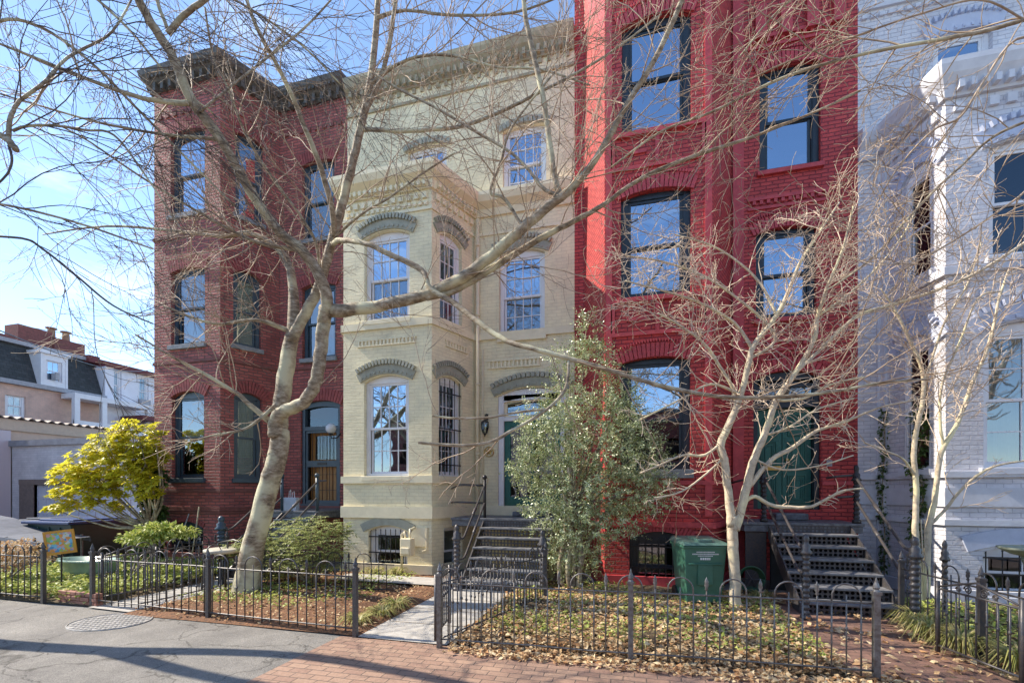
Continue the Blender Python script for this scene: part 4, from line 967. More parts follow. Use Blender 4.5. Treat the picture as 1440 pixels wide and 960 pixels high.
mb.build('garage_door',mat('pale_garage_door',(.52,.53,.60),(.45,.46,.53),scale=3,bump=.1),t)
# tan shed with corrugated roof on plane X=-27
t=thing('shed','tan stucco shed with scalloped corrugated roof edge at far left','shed')
S_=Facet((-27,8),(-27,19.2)); mb=MB(); wall_mesh(mb,S_,-.05,4.7,[]); wall_mesh(mb,Facet((-34,8),(-27,8)),-.05,4.7,[]);wall_mesh(mb,Facet((-27,19.2),(-33,19.2)),-.05,4.7,[]); mb.build('stucco_wall',M['tan'],t)
mb=MB(); S_.box(mb,-.1,S_.L+.1,4.45,4.95,-.05,.12); mb.build('fascia',mat('cream_fascia',(.55,.46,.34),(.48,.40,.3)),t)
mb=MB(); k=140; vs=[]
for i in range(k+1):
    u=S_.L*i/k; dz=.06*math.sin(i*1.35)
    vs+=[S_.P(u,4.99+dz,.25),S_.P(u,5.25+dz,-5),S_.P(u,5.29+dz,-5),S_.P(u,5.03+dz,.25)]
mb.add(vs,[f for i in range(k) for f in ((4*i,4*i+4,4*i+5,4*i+1),(4*i+3,4*i+2,4*i+6,4*i+7),(4*i,4*i+3,4*i+7,4*i+4))]); mb.build('corrugated_roof',mat('rusty_corrugated',(.30,.25,.22),(.18,.14,.12),rough=.7),t)
mb=MB(); mb.box(-26.97,-26.62,13.4,13.97,-.05,4.4); mb.build('pilaster',M['brickG'],t)
# row houses on plane X=-34
XH=-34.0
def YX(px): return XH/math.tan(ang(px))
def ZX(px,py): return onX(px,py,XH).z
HF=Facet((XH,8),(XH,40)); hs=lambda px: YX(px)-8
def bwin(t,F,u0,u1,z0,z1,fm,ac=False):
    h=(u0,u1,z0,z1,0); w=window(t,F,h,fm,M['glassM'],dict(m=(1,0),curtain=(M['curtain'],0,1),fw=.12,sw=.06)); 
    if ac:
        mb=MB(); c=(u0+u1)/2; F.box(mb,c-.32,c+.32,z0+.1,z0+.5,-.1,.28); mb.build('air_conditioner',mat('ac_grey',(.45,.45,.46),(.3,.3,.32)),t)
    return h
t=thing('row_house','peach row house with dark slate mansard, white dormer and upstairs porch, across the alley','row house')
uE=hs(146); zc=ZX(0,532); ztop=10.3
zc2=(ZX(0,532)+ZX(120,556))/2; 
wn=(hs(7),hs(36),ZX(20,586),ZX(20,556),0)
po=(hs(80),hs(168),ZX(120,604),ZX(120,566),0)
HP=Facet((XH,8),(XH,YX(146)))
mb=MB(); wall_mesh(mb,HP,-.05,zc2,[wn]); wall_mesh(mb,Facet((-42,8),(XH,8)),-.05,zc2,[]); mb.build('brick_wall',M['brickP'],t)
bwin(t,HP,*wn[:4],M['whiteframe'])
# mansard
mb=MB(); u0_,u1_=0,HP.L; k=0
vs=[HP.P(0,zc2+.1,-.1),HP.P(u1_,zc2+.1,-.1),HP.P(u1_,ztop,-1.0),HP.P(0,ztop,-1.0)]; L1=HP.L; mb.add(vs,[(0,1,2,3)],[(0,0),(L1,0),(L1,3),(0,3)])
mb.add([HP.P(0,zc2+.1,-.1),HP.P(0,ztop,-1.0),HP.P(0,ztop,-7),HP.P(0,zc2,-7)],[(0,1,2,3)],[(0,0),(0,3),(6,3),(6,0)])
mb.add([HP.P(u1_,zc2+.1,-.1),HP.P(u1_,zc2,-7),HP.P(u1_,ztop,-7),HP.P(u1_,ztop,-1.0)],[(0,1,2,3)],[(0,0),(6,0),(6,3),(0,3)])
mb.build('mansard_roof',M['slate'],t)
mb=MB(); HP.box(mb,-.1,u1_,zc2-.15,zc2+.1,-.05,.3); HP.box(mb,-.1,u1_+.05,ztop-.0,ztop+.22,-2,-.75); mb.build('eave',mat('grey_gutter',(.4,.4,.42),(.3,.3,.32)),t)
mb=MB(); HP.box(mb,hs(133),HP.L+.1,ztop-.1,ztop+.35,-1.6,-.5); mb.build('roof_ridge',M['roofred'],t)
DF=Facet((XH+.15,YX(55)),(XH+.15,YX(92))); dz0,dz1=zc2+.12,9.9
mb=MB(); wh=(.25,DF.L-.25,dz0+.3,dz1-.35,0); wall_mesh(mb,DF,dz0-.02,dz1,[wh]); DF.box(mb,-.02,.08,dz0,dz1,-2,.03); DF.box(mb,DF.L-.08,DF.L+.02,dz0,dz1,-2,.03); DF.box(mb,-.1,DF.L+.1,dz1,dz1+.2,-2,.15)
dm=mb.build('dormer',M['whiteframe'],t)
w=window(dm,DF,wh,M['whiteframe'],M['glassS'],dict(m=(1,0),fw=.08)) 
mb=MB(); DF.box(mb,wh[0]+.3,wh[1]-.3,wh[2]+.1,wh[2]+.5,-.1,.3); mb.build('air_conditioner',mat('ac_grey',(.45,.45,.46),(.3,.3,.32)),t)
for px,w_ in ((103,1.2),(20,.7)):
    mb=MB(); u=hs(px)
    if px==103:
        HP.box(mb,u-1.5,u+.2,9.5,11.9,-3.4,-2.2); HP.box(mb,u+.2,u+1.9,9.5,11.6,-3.6,-2.0)
        mb.build('chimney',M['brownst'],t)
        for q in (.5,1.3):
            g=MB(); x,y,_=HP.P(u+q,0,-2.8); g.lathe(x,y,[(.22,0),(.2,.5),(.18,.65),(.3,.7),(.3,.76)],10,11.6); g.build('chimney_pot',mat('terracotta_pot',(.35,.2,.12),(.25,.14,.09)),t)
    else:
        HP.box(mb,u-.9,u+.9,10.2,10.9,-2.6,-1.6);HP.box(mb,u-.25,u+.2,10.9,11.9,-2.4,-1.8); mb.build('chimney',M['brownst'],t)
# porch
mb=MB(); za,zb_=po[2]-.2,po[3]
PF=Facet((XH+1.2,YX(84)),(XH+1.2,YX(190)))
PF.box(mb,0,PF.L,zb_,zb_+.3,-1.1,.1); PF.box(mb,0,PF.L,za-.2,za,-1.1,.1)
for q in (0,.34,.98): PF.box(mb,PF.L*q,PF.L*q+.28,za,zb_,-.2,.08)
PF.box(mb,0,PF.L,za,za+.6,-.08,.0)
mb.build('porch',M['whiteframe'],t)
t=thing('row_house','white row house with two tall windows across the alley, right of the peach one','row house')
HW=Facet((XH,YX(146)+.02),(XH,46)); u=lambda px: YX(px)-YX(146)-.02
wa=(u(158),u(171),ZX(165,564),ZX(165,521),0); wb=(u(194),u(209),ZX(202,572),ZX(202,531),0)
mb=MB(); wall_mesh(mb,Facet((-44,HW.a.y),(XH,HW.a.y)),-.05,10.0,[]); wall_mesh(mb,HW,-.05,10.0,[wa,wb]); HW.box(mb,-.02,.5,-.05,10.0,.002,.12); mb.build('wall',mat('white_siding',(.80,.80,.84),(.74,.74,.78),scale=2,bump=.1),t)
bwin(t,HW,*wa[:4],M['whiteframe']); bwin(t,HW,*wb[:4],M['whiteframe'],True)
mb=MB(); HW.box(mb,0,HW.L,10.0,10.3,-6,.35); mb.build('roof',M['roofred'],t)
mb=MB(); HW.box(mb,.6,2.5,10.3,10.9,-3.5,-2.0); HW.box(mb,4.3,5.4,10.3,10.8,-3,-2); mb.build('chimney',M['brownst'],t)
mb=MB(); HW.box(mb,1.0,HW.L,ZX(190,588)-.3,ZX(190,588),0,2.0); mb.build('porch_roof',M['roofred'],t)
mb=MB(); mb.box(-60,-42,-30,60,-.05,.0)
# utility wire
mb=MB(); a=atd(-60,440,9);b=atd(215,520,30); pts=[a+(b-a)*(i/16)+Vector((0,0,-.5*math.sin(math.pi*i/16))) for i in range(17)]; mb.tube(pts,.018,4); tag(mb.build('utility_wire',M['irondk'],smooth=True),'black overhead utility wire sagging across the sky at left','wire')
# bins by the alley
def bin_(px,py,d,label,c,lc,w=.6,h=1.0):
    p=atd(px,py,d); p.z=0; t=thing('trash_bin',label,'trash bin'); mb=MB(); x,y=p.x,p.y
    vs=[(x-w*.42,y-w*.4,.05),(x+w*.42,y-w*.4,.05),(x+w*.42,y+w*.4,.05),(x-w*.42,y+w*.4,.05),(x-w*.5,y-w*.5,h-.08),(x+w*.5,y-w*.5,h-.08),(x+w*.5,y+w*.5,h-.08),(x-w*.5,y+w*.5,h-.08)]
    mb.add(vs,[(0,3,2,1),(4,5,6,7),(0,1,5,4),(1,2,6,5),(2,3,7,6),(3,0,4,7)])
    for q in (-.25,0,.25): mb.box(x+q*w-.02,x+q*w+.02,y-w*.5-.01,y-w*.44,.15,h-.15)
    mb.build('bin_body',c,t,bevel=.015)
    mb=MB(); mb.box(x-w*.55,x+w*.55,y-w*.56,y+w*.56,h-.078,h-.01); mb.box(x-w*.4,x+w*.4,y-w*.4,y+w*.4,h-.01,h+.03); mb.build('lid',lc,t,bevel=.02)
dg=mat('dark_green_plastic',(.015,.05,.045),(.01,.035,.03),rough=.4); bl=mat('navy_plastic',(.02,.04,.14),(.015,.03,.1),rough=.35); gr_=mat('charcoal_plastic',(.04,.045,.055),(.03,.03,.04),rough=.4)
bin_(118,690,12.0,'dark green bin with a navy lid in the alley behind the mosaic sign',dg,bl,1.5,1.02)
bin_(163,690,12.6,'charcoal bin in the alley under the yellow green tree',gr_,bl,1.1,.98)
bin_(84,690,12.8,'charcoal lidded bin at the left of the navy lidded one',gr_,gr_,1.2,1.0)
# tarp covered table / car-like cover at left edge
t=thing('covered_grill','grey cover draped over a long low frame at the left edge behind the ivy','cover'); p=atd(20,690,11.0); p.z=0
mb=MB(); n=14; vs=[]
prof=[(-1.6,1.1),(-.9,1.02),(-.2,.84),(.4,.72),(1.1,.68),(1.7,.62)]
for (dx,z) in prof: vs+=[(p.x+dx,p.y-.5,z),(p.x+dx,p.y+.5,z+.04)]
for (dx,z) in prof: vs+=[(p.x+dx,p.y-.52,z-.07),(p.x+dx,p.y+.52,z-.07)]
k=len(prof)
for i in range(k-1): mb.add([],[]); mb.f+= [(2*i,2*i+2,2*i+3,2*i+1),(2*k+2*i,2*k+2*i+2,2*i+2,2*i),(2*i+1,2*i+3,2*k+2*i+3,2*k+2*i+1)]
mb.v=vs; mb.build('cover',mat('grey_tarp',(.10,.11,.14),(.06,.07,.09),rough=.7,scale=6,bump=.5),t)
mb=MB()
for dx in (-1.4,-.4,.6,1.5):
    for dy in (-.45,.45): mb.tube([(p.x+dx,p.y+dy,0),(p.x+dx,p.y+dy,.72)],.025,6)
mb.build('frame',M['ironlt'],t)
# mosaic sign
t=thing('garden_sign','small orange framed mosaic of coloured tiles on a stake behind the far left fence','sign')
q=[onG(84,846)]; c=atd(84.5,762,7.6); Mx=Matrix.Translation(c)@Matrix.Rotation(R(36),4,'Z')@Matrix.Rotation(R(-7),4,'Y'); 
w,h=.20,.195; mb=MB()
for b in ((-w,w,h-.04,h),(-w,w,-h,-h+.04),(-w,-w+.035,-h+.04,h-.04),(w-.035,w,-h+.04,h-.04)): mb.box(b[0],b[1],-.012,.012,b[2],b[3],Mx)
mb.build('sign_frame',mat('orange_wood',(.62,.32,.05),(.5,.24,.03),rough=.5,bump=.1),t)
mb=MB(); mb.box(-w+.035,w-.035,-.005,.005,-h+.04,h-.04,Mx)
m,nt,b=nmat('mosaic'); vo=nt.nodes.new('ShaderNodeTexVoronoi'); vo.inputs['Scale'].default_value=26; tc=nt.nodes.new('ShaderNodeTexCoord'); nt.links.new(tc.outputs['Object'],vo.inputs['Vector'])
rp=nt.nodes.new('ShaderNodeValToRGB'); cr=rp.color_ramp; cr.interpolation='CONSTANT'; cols=[(.2,.5,.65),(.55,.6,.55),(.5,.5,.1),(.65,.3,.08),(.25,.45,.15),(.6,.35,.35),(.1,.3,.5)]
cr.elements[0].color=(*cols[0],1); cr.elements[1].position=.14; cr.elements[1].color=(*cols[1],1)
for i,cc in enumerate(cols[2:]): e=cr.elements.new(.28+i*.14); e.color=(*cc,1)
sx=nt.nodes.new('ShaderNodeSeparateColor'); nt.links.new(vo.outputs['Color'],sx.inputs[0]); nt.links.new(sx.outputs[0],rp.inputs[0]); nt.links.new(rp.outputs[0],b.inputs['Base Color']); b.inputs['Roughness'].default_value=.3
mb.build('mosaic',m,t)
mb=MB(); mb.tube([(c.x,c.y+.02,0),(c.x,c.y+.02,c.z-h)],.012,5); mb.build('stake',M['irondk'],t)
# celadon planter, terracotta pot, brick edging
t=thing('planter','pale celadon glazed oval planter in the ivy bed at left','planter'); p=onG(125,806); p=p*.9; mb=MB()
import itertools
vs=[];n=24
prof=[(.30,.30),(.5,.36),(.62,.50),(.66,.62),(.70,.64),(.70,.68),(.63,.68),(.60,.60)]
for r_,z in prof:
    for j in range(n): a=2*math.pi*j/n; vs.append((p.x+r_*math.cos(a),p.y+r_*.45*math.sin(a),z-.22))
mb.add(vs,[(i*n+j,i*n+(j+1)%n,(i+1)*n+(j+1)%n,(i+1)*n+j) for i in range(len(prof)-1) for j in range(n)]+[tuple(range(n))[::-1],tuple((len(prof)-1)*n+j for j in range(n))])
mb.build('bowl',mat('celadon_glaze',(.26,.38,.31),(.2,.3,.25),rough=.25,scale=5,bump=.05),t,smooth=True)
mb=MB(); e=Facet((-8.8,5.18),(-8.0,5.12))
r=random.Random(4); edge=M['pathbrick']
mb=MB()
for j in range(3):
    for i in range(5):
        u0=i*.215-(.1 if j%2 else 0); e.box(mb,max(0,u0)+.005,min(e.L+.12,u0+.21),.0+j*.065,.058+j*.065,-.1,.0+r.uniform(-.01,.01))
o=mb.build('brick_edging',mat('edging_brick',(.36,.16,.11),(.24,.11,.08),scale=8,bump=.4),bevel=.006); tag(o,'low reddish brick edging of the ivy bed beside the open gate','edging')

# ============ TREES
def barkmat(name,c1,c2,c3,sc=(5,5,13)):
    m,nt,b=nmat(name); N=nt.nodes; Lk=nt.links; tc=N.new('ShaderNodeTexCoord'); mp=N.new('ShaderNodeMapping'); mp.inputs['Scale'].default_value=sc
    Lk.new(tc.outputs['Object'],mp.inputs['Vector']); n1=N.new('ShaderNodeTexNoise'); n1.inputs['Scale'].default_value=1.6; n1.inputs['Detail'].default_value=9; n1.inputs['Roughness'].default_value=.7; Lk.new(mp.outputs[0],n1.inputs['Vector'])
    r=N.new('ShaderNodeValToRGB'); cr=r.color_ramp; cr.elements[0].position=.32; cr.elements[0].color=(*c3,1); cr.elements[1].position=.68; cr.elements[1].color=(*c1,1); e=cr.elements.new(.5); e.color=(*c2,1)
    Lk.new(n1.outputs['Fac'],r.inputs['Fac'])
    n2=N.new('ShaderNodeTexNoise'); n2.inputs['Scale'].default_value=2.5; n2.inputs['Detail'].default_value=5; Lk.new(tc.outputs['Object'],n2.inputs['Vector'])
    r2=N.new('ShaderNodeValToRGB'); r2.color_ramp.elements[0].position=.5; r2.color_ramp.elements[1].position=.66; Lk.new(n2.outputs['Fac'],r2.inputs['Fac'])
    mx=N.new('ShaderNodeMixRGB'); Lk.new(r2.outputs[0],mx.inputs[0]); Lk.new(r.outputs[0],mx.inputs[1]); mx.inputs[2].default_value=(c1[0]*1.15,c1[1]*1.2,c1[2]*1.0,1)
    Lk.new(mx.outputs[0],b.inputs['Base Color']); b.inputs['Roughness'].default_value=.75
    bp=N.new('ShaderNodeBump'); bp.inputs['Strength'].default_value=.7; bp.inputs['Distance'].default_value=.015; Lk.new(n1.outputs['Fac'],bp.inputs['Height']); Lk.new(bp.outputs['Normal'],b.inputs['Normal']); return m
M['barkA']=barkmat('cherry_bark',(.50,.45,.36),(.27,.21,.14),(.08,.055,.035))
M['twigA']=mat('reddish_twigs',(.50,.39,.28),(.26,.18,.12),rough=.7,scale=3,bump=0)
M['barkB']=barkmat('pale_smooth_bark',(.68,.58,.42),(.55,.46,.33),(.32,.26,.19),(5,5,6))
M['twigB']=mat('pale_twigs',(.72,.60,.46),(.56,.42,.32),rough=.7,scale=3,bump=0)
M['twigH']=mat('dark_grey_twigs',(.13,.10,.08),(.07,.05,.045),rough=.7,scale=3,bump=0)
def smooth_line(P,Rr,sub=5):
    out=[];ro=[]; n=len(P)
    for i in range(n-1):
        p0=P[max(0,i-1)];p1=P[i];p2=P[i+1];p3=P[min(n-1,i+2)]
        for k in range(sub):
            t=k/sub; t2=t*t;t3=t2*t
            out.append(.5*((2*p1)+(-p0+p2)*t+(2*p0-5*p1+4*p2-p3)*t2+(-p0+3*p1-3*p2+p3)*t3)); ro.append(Rr[i]+(Rr[i+1]-Rr[i])*t)
    out.append(P[-1]);ro.append(Rr[-1]); return out,ro
class Tree:
    def __init__(s,seed,params,rs=1.0): s.rs=rs; s.r=random.Random(seed); s.limb=MB(); s.twig=MB(); s.p=params; s.n=0
    def vec(s):
        while True:
            v=Vector((s.r.uniform(-1,1),s.r.uniform(-1,1),s.r.uniform(-1,1)))
            if .05<v.length<1: return v.normalized()
    def grow(s,p,d,L,r0,lev):
        P_=s.p; seg=P_['seg']*(.6 if lev>=2 else 1); n=max(3,int(L/seg)); step=L/n; pts=[p.copy()]; rr=[r0]; dirs=[]
        zig=P_['zig']; up=P_['up']
        for i in range(n):
            d=(d+s.vec()*zig+Vector((0,0,up*step*(1 if lev<3 else 2)))+Vector(P_.get('drift',(0,0,0)))*step).normalized()
            p=p+d*step
            if p.y>YB-.25 and p.x>-12.9: d=Vector((d.x,-abs(d.y)*.3-.1,d.z)).normalized()
            if p.z<.95: d=Vector((d.x,d.y,abs(d.z)+.3)).normalized()
            pts.append(p.copy()); dirs.append(d.copy()); rr.append(r0+(max(P_['rmin'],r0*.35)-r0)*(i+1)/n)
        s.twig.tube(pts,rr,4 if r0>.008 else 3,cap=False); s.n+=1
        if lev<P_['levels']:
            k=L*P_['dens'][lev]; k=int(k)+(1 if s.r.random()<k-int(k) else 0)
            for _ in range(k):
                t=s.r.uniform(.15,1.0)**.8; i=min(n-1,int(t*n)); q=pts[i]+(pts[i+1]-pts[i])*s.r.random()
                dd=dirs[i]; side=s.vec(); side=(side-dd*side.dot(dd)).normalized(); a=R(s.r.uniform(*P_['ang']))
                nd=dd*math.cos(a)+side*math.sin(a)
                ll=L*s.r.uniform(*P_['lr'])*(1.1-t*.5); ll=max(P_['lmin'],min(ll,P_['lmax'][lev]))
                s.grow(q,nd,ll,max(P_['rmin'],rr[i]*.65),lev+1)
    def branch(s,data,spawn=1.0,sides=9,t0=.1,Lsp=None,root=False):
        P=[];Rr=[]
        for px,py,d,r in data: P.append(atd(px,py,d)); Rr.append(r*s.rs*d/FL/math.sqrt(1+((px-CX)/FL)**2+.7*((py-HY)/FL)**2))
        if root: P[0].z=-.05
        pts,rr=smooth_line(P,Rr)
        # small natural irregularity
        pts=[p+s.vec()*min(.012,r*.12) if 0<i<len(pts)-1 else p for i,(p,r) in enumerate(zip(pts,rr))]
        (s.limb if max(Rr)>.014 else s.twig).tube(pts,rr,sides if max(Rr)>.03 else 6)
        L=sum((b-a).length for a,b in zip(pts[:-1],pts[1:]))
        k=int(L*s.p['dens'][0]*spawn); n=len(pts)-1
        for _ in range(k):
            t=s.r.uniform(t0,1); i=min(n-1,int(t*n)); q=pts[i]+(pts[i+1]-pts[i])*s.r.random(); dd=(pts[i+1]-pts[i]).normalized()
            side=s.vec(); side=(side-dd*side.dot(dd)).normalized(); a=R(s.r.uniform(*s.p['ang'])); nd=dd*math.cos(a)+side*math.sin(a)
            ll=s.r.uniform(*(Lsp or s.p['l1'])); s.grow(q,nd,ll,max(s.p['rmin'],min(rr[i]*.5,s.p['r1'])),1)
        return pts
    def finish(s,name,label,cat,bm,tm,group=None):
        t=thing(name,label,cat,group=group); s.limb.build('trunk',bm,t,smooth=True); s.twig.build('twigs',tm,t,smooth=True); print(name,'twigs',s.n,'faces',len(s.twig.f)); return t
DEN=1.0
A=Tree(11,dict(seg=.16,zig=.20,up=.12,levels=3,dens=[4.2,4.1,4.8,0],ang=(28,65),lr=(.3,.6),lmin=.12,lmax=[2.2,.9,.45,.3],l1=(.7,2.0),r1=.009,rmin=.0027),.78)
A.branch([(344,850,7.85,33),(345,836,7.85,29),(350,800,7.85,24),(361,750,7.8,20.5),(376,690,7.75,19.5),(390,640,7.7,18.5),(394,605,7.7,17.5)],0,14,root=True)
A.branch([(392,615,7.7,16),(396,560,7.75,16),(404,510,7.8,15.5),(413,455,7.85,13),(411,400,7.9,9),(405,370,7.95,8),(385,345,8,6.5),(350,328,8,5.5),(310,332,8,4.5),(250,325,8.1,3.5),(150,318,8.2,2.5),(60,330,8.3,1.5)],1,t0=.4)
A.branch([(408,480,7.8,12),(430,440,7.8,11),(450,400,7.75,10),(466,340,7.7,9.5),(480,290,7.65,9.5),(500,210,7.6,9),(516,140,7.55,8),(527,60,7.5,7.5),(533,-20,7.4,6.5),(540,-120,7.3,5),(550,-220,7.2,3)],.9,t0=.15)
A.branch([(512,160,7.55,6),(535,110,7.5,5.5),(548,60,7.4,5),(556,0,7.3,5),(565,-80,7.2,4)],.8)
A.branch([(388,612,7.6,15),(388,590,7.55,14),(402,577,7.5,13),(427,566,7.4,12),(443,540,7.3,12),(450,500,7.25,12.5),(456,455,7.2,13),(458,437,7.2,13)],.15)
A.branch([(456,455,7.2,13),(458,410,7.0,12),(432,360,6.8,11),(392,325,6.6,10.5),(350,265,6.3,10.5),(310,195,6.0,11.5),(272,145,5.8,12.5),(240,75,5.6,12),(205,20,5.4,11.5),(180,-40,5.2,11),(150,-140,5,9)],.45,12,t0=.2)
A.branch([(236,48,5.55,8),(258,22,5.5,7),(300,-10,5.4,6.5),(360,-70,5.3,5)],.5)
A.branch([(236,42,5.55,5),(222,5,5.5,4.5),(212,-40,5.4,4)],.3)
A.branch([(272,146,5.8,7),(240,144,5.7,6),(200,138,5.6,5.5),(150,122,5.4,5),(100,102,5.3,4.5),(50,82,5.2,4),(0,62,5.1,3.5),(-60,40,5,3)],1.1)
A.branch([(280,158,5.8,3),(330,118,5.9,3),(380,78,6,3),(430,38,6.1,2.6),(470,-5,6.2,2)],1)
A.branch([(455,437,7.2,13),(480,436,7.1,13),(530,431,7,11.5),(600,413,6.8,11),(650,390,6.6,10.5),(700,352,6.4,10.5),(745,312,6.2,10),(775,287,6.1,9.5),(800,268,6.0,8.5),(835,228,5.9,7),(880,150,5.7,6.3),(920,85,5.5,6.3),(955,10,5.3,6.5),(985,-70,5.1,5.5)],.75,12)
A.branch([(600,418,6.8,7),(645,405,6.7,7),(700,372,6.55,6.5),(758,336,6.4,6),(805,312,6.3,5.5),(845,290,6.2,4.5),(887,260,6.1,4),(931,237,6.0,4.5),(990,215,5.9,4),(1060,192,5.8,3.2),(1140,160,5.7,2.6),(1210,128,5.6,2)],.9)
A.branch([(788,276,6.05,7),(780,250,6.05,6),(773,200,6,6),(763,133,5.95,6),(748,67,5.9,6),(738,17,5.85,5.5),(733,-60,5.8,5)],.45)
A.branch([(785,275,6.05,4),(763,264,6.1,3.5),(740,235,6.15,3),(713,211,6.2,3),(667,184,6.3,3),(613,152,6.4,2.5),(560,125,6.5,2.5),(520,100,6.6,2)],.7)
A.branch([(735,320,6.2,3.5),(710,280,6.2,3.5),(690,270,6.2,3),(705,225,6.1,3),(722,175,6.0,2.5),(790,90,5.9,2)],.8)
A.branch([(466,345,7.7,6),(478,338,7.4,5.5),(513,342,7,5),(547,357,6.9,5.5),(593,380,6.8,5.5),(605,405,6.7,5),(640,427,6.6,5.5),(673,453,6.4,5.5),(710,478,6.2,5),(750,490,6,4.5),(797,503,5.9,4.5),(847,517,5.8,4.5),(897,533,5.7,4.2),(963,550,5.6,4),(1040,559,5.5,4),(1121,556,5.4,3.8),(1180,549,5.3,3.5),(1240,538,5.2,3),(1307,533,5.1,2.5)],.55,t0=.5)
A.branch([(800,505,5.9,3.2),(797,540,5.8,3),(784,562,5.7,3),(755,585,5.65,3),(720,605,5.6,3),(690,621,5.55,3),(650,626,5.5,3),(588,622,5.4,2.6)],.2)
A.branch([(770,575,5.68,2.4),(725,580,5.6,2.2),(685,587,5.5,2.2),(640,588,5.45,2),(608,584,5.4,2)],.2)
A.branch([(391,602,7.66,7),(350,568,7.5,5),(333,553,7.45,4.5),(283,523,7.3,3.5),(240,500,7.2,2.5),(190,470,7.1,1.8)],1)
A.branch([(507,184,7.6,5),(522,182,7.55,4.5),(563,185,7.4,4),(613,182,7.3,4),(653,177,7.2,3.5),(713,153,7.0,3.5),(765,127,6.8,3),(850,80,6.6,2.5),(930,20,6.4,2)],1)
A.branch([(519,120,7.53,5),(560,90,7.4,3),(600,78,7.3,3),(645,80,7.2,3),(700,95,7.1,2.5),(760,98,7,2.2),(830,120,6.9,1.8)],1)
A.branch([(470,335,7.68,6),(467,293,7.4,6),(450,233,7.1,6),(430,183,6.9,5.5),(410,133,6.7,5.5),(390,93,6.5,5),(370,57,6.3,5),(350,10,6.1,4.5),(335,-50,6,4)],.9)
A.branch([(452,396,7.72,4),(445,345,7.4,3),(427,310,7.2,3),(400,273,7.1,3),(363,220,6.9,3),(340,177,6.7,3),(320,123,6.5,3),(300,80,6.4,2.6),(288,10,6.2,2.4)],1)
A.branch([(468,336,7.68,3.5),(510,300,7.4,2.5),(547,278,7.3,2.5),(603,238,7.1,2.2),(640,215,7,2)],.8)
A.branch([(530,25,7.42,5),(570,15,7.3,3.2),(640,22,7.1,3),(727,17,6.9,2.5),(800,-10,6.7,2)],.9)
A.branch([(396,562,7.74,5),(350,600,7.3,2.5),(300,612,7.1,2.2),(262,622,7,1.6)],2.2,Lsp=(.3,.8))
A.branch([(412,468,7.82,6),(360,450,7.6,3.5),(300,455,7.4,3),(230,430,7.3,2.2)],1.6,Lsp=(.5,1.4))
A.branch([(310,196,6.0,5),(240,190,5.9,3.5),(150,175,5.7,3),(60,150,5.5,2.4),(-40,120,5.3,2)],1.2)
A.branch([(421,352,6.76,5),(360,340,6.6,3.4),(300,310,6.4,3),(200,250,6.2,2.5),(110,190,6,2.2),(20,150,5.8,1.8)],1.2)
A.finish('bare_tree','big leaning bare tree with silvery trunk and long spreading limbs, rooted behind the left fence','tree',M['barkA'],M['twigA'],'bare winter trees')
B=Tree(23,dict(seg=.11,zig=.30,up=.25,levels=3,dens=[5.4,5.6,6.2,0],ang=(30,70),lr=(.35,.65),lmin=.10,lmax=[1.1,.6,.3,.2],l1=(.45,1.15),r1=.009,rmin=.0032),.63)
dB=6.75
def bb(L): return [(a,b,dB+(c[0] if c else 0),r) for (a,b,r,*c) in L]
B.branch(bb([(1036,868,17),(1034,850,14.5),(1033,800,12.5),(1030,755,12.5),(1030,725,12)]),0,12,root=True)
B.branch(bb([(1029,740,11),(1024,690,9.5),(1018,645,9.5),(1014,623,9.5),(1029,588,8.5),(1042,555,7.5),(1053,510,7),(1060,485,6.5),(1092,444,6),(1109,409,5.5),(1125,370,4.5,.1),(1150,330,3.5,.2),(1180,285,2.5,.3)]),1.3,t0=.35)
B.branch(bb([(1034,745,11),(1045,705,10.5),(1053,672,10),(1060,645,9.5),(1075,612,8.5),(1092,563,8),(1118,525,7),(1144,480,6),(1150,444,5.5),(1165,400,4.5,-.2),(1185,350,3.5,-.3),(1200,290,2.5,-.4)]),1.3,t0=.3)
B.branch(bb([(1052,685,6.5),(1085,646,6),(1110,632,5.5),(1135,614,5),(1152,604,4.5),(1190,592,3.5,-.1),(1240,572,2.6,-.3),(1300,560,2,-.4)]),.8,t0=.5)
B.branch(bb([(1047,705,5.5),(1062,698,5),(1085,710,5),(1112,713,4.8),(1140,712,4.2,-.1),(1165,700,3.8,-.2),(1185,690,3.4,-.3),(1215,686,2.2,-.4)]),.7,t0=.3,Lsp=(.12,.3))
B.branch(bb([(1118,525,4.5),(1160,485,4.5,-.1),(1205,445,4.8,-.2),(1260,427,5,-.3),(1320,407,5,-.4),(1380,380,5,-.5),(1450,335,5,-.6)]),.7)
B.branch(bb([(1036,575,4.5),(1030,545,4),(1012,515,3.8),(992,485,3.3,-.1),(960,460,2.8,-.2),(925,440,2.2,-.3)]),1.2)
B.branch(bb([(1058,490,4.5),(1038,460,4),(1012,440,3.5,-.2),(975,422,3,-.3),(930,408,2.5,-.4),(880,395,2,-.5)]),1.4)
B.branch(bb([(1092,444,4),(1070,400,3.5,.2),(1040,370,3,.3),(1000,345,2.6,.4),(950,330,2,.4)]),1.4)
B.branch(bb([(1150,444,4),(1185,420,3.5,-.1),(1230,380,3,-.2),(1270,330,2.5,-.3),(1300,270,2,-.3)]),1.3)
B.branch(bb([(1014,623,4),(990,640,3.4),(960,640,3,-.1),(925,655,2.5,-.2),(900,665,2,-.2)]),1.2,Lsp=(.2,.5))
B.branch(bb([(1092,563,4),(1130,560,3.5,-.1),(1170,540,3,-.2),(1215,530,2.5,-.3)]),1.2,Lsp=(.2,.6))
B.branch(bb([(1020,640,3),(1000,660,2.6),(960,690,2.4,-.1),(920,700,2,-.2)]),1.5,Lsp=(.15,.45))
B.branch(bb([(1042,555,4),(1000,540,3,-.1),(960,560,2.5,-.2),(900,590,2,-.3)]),1.6,Lsp=(.2,.6))
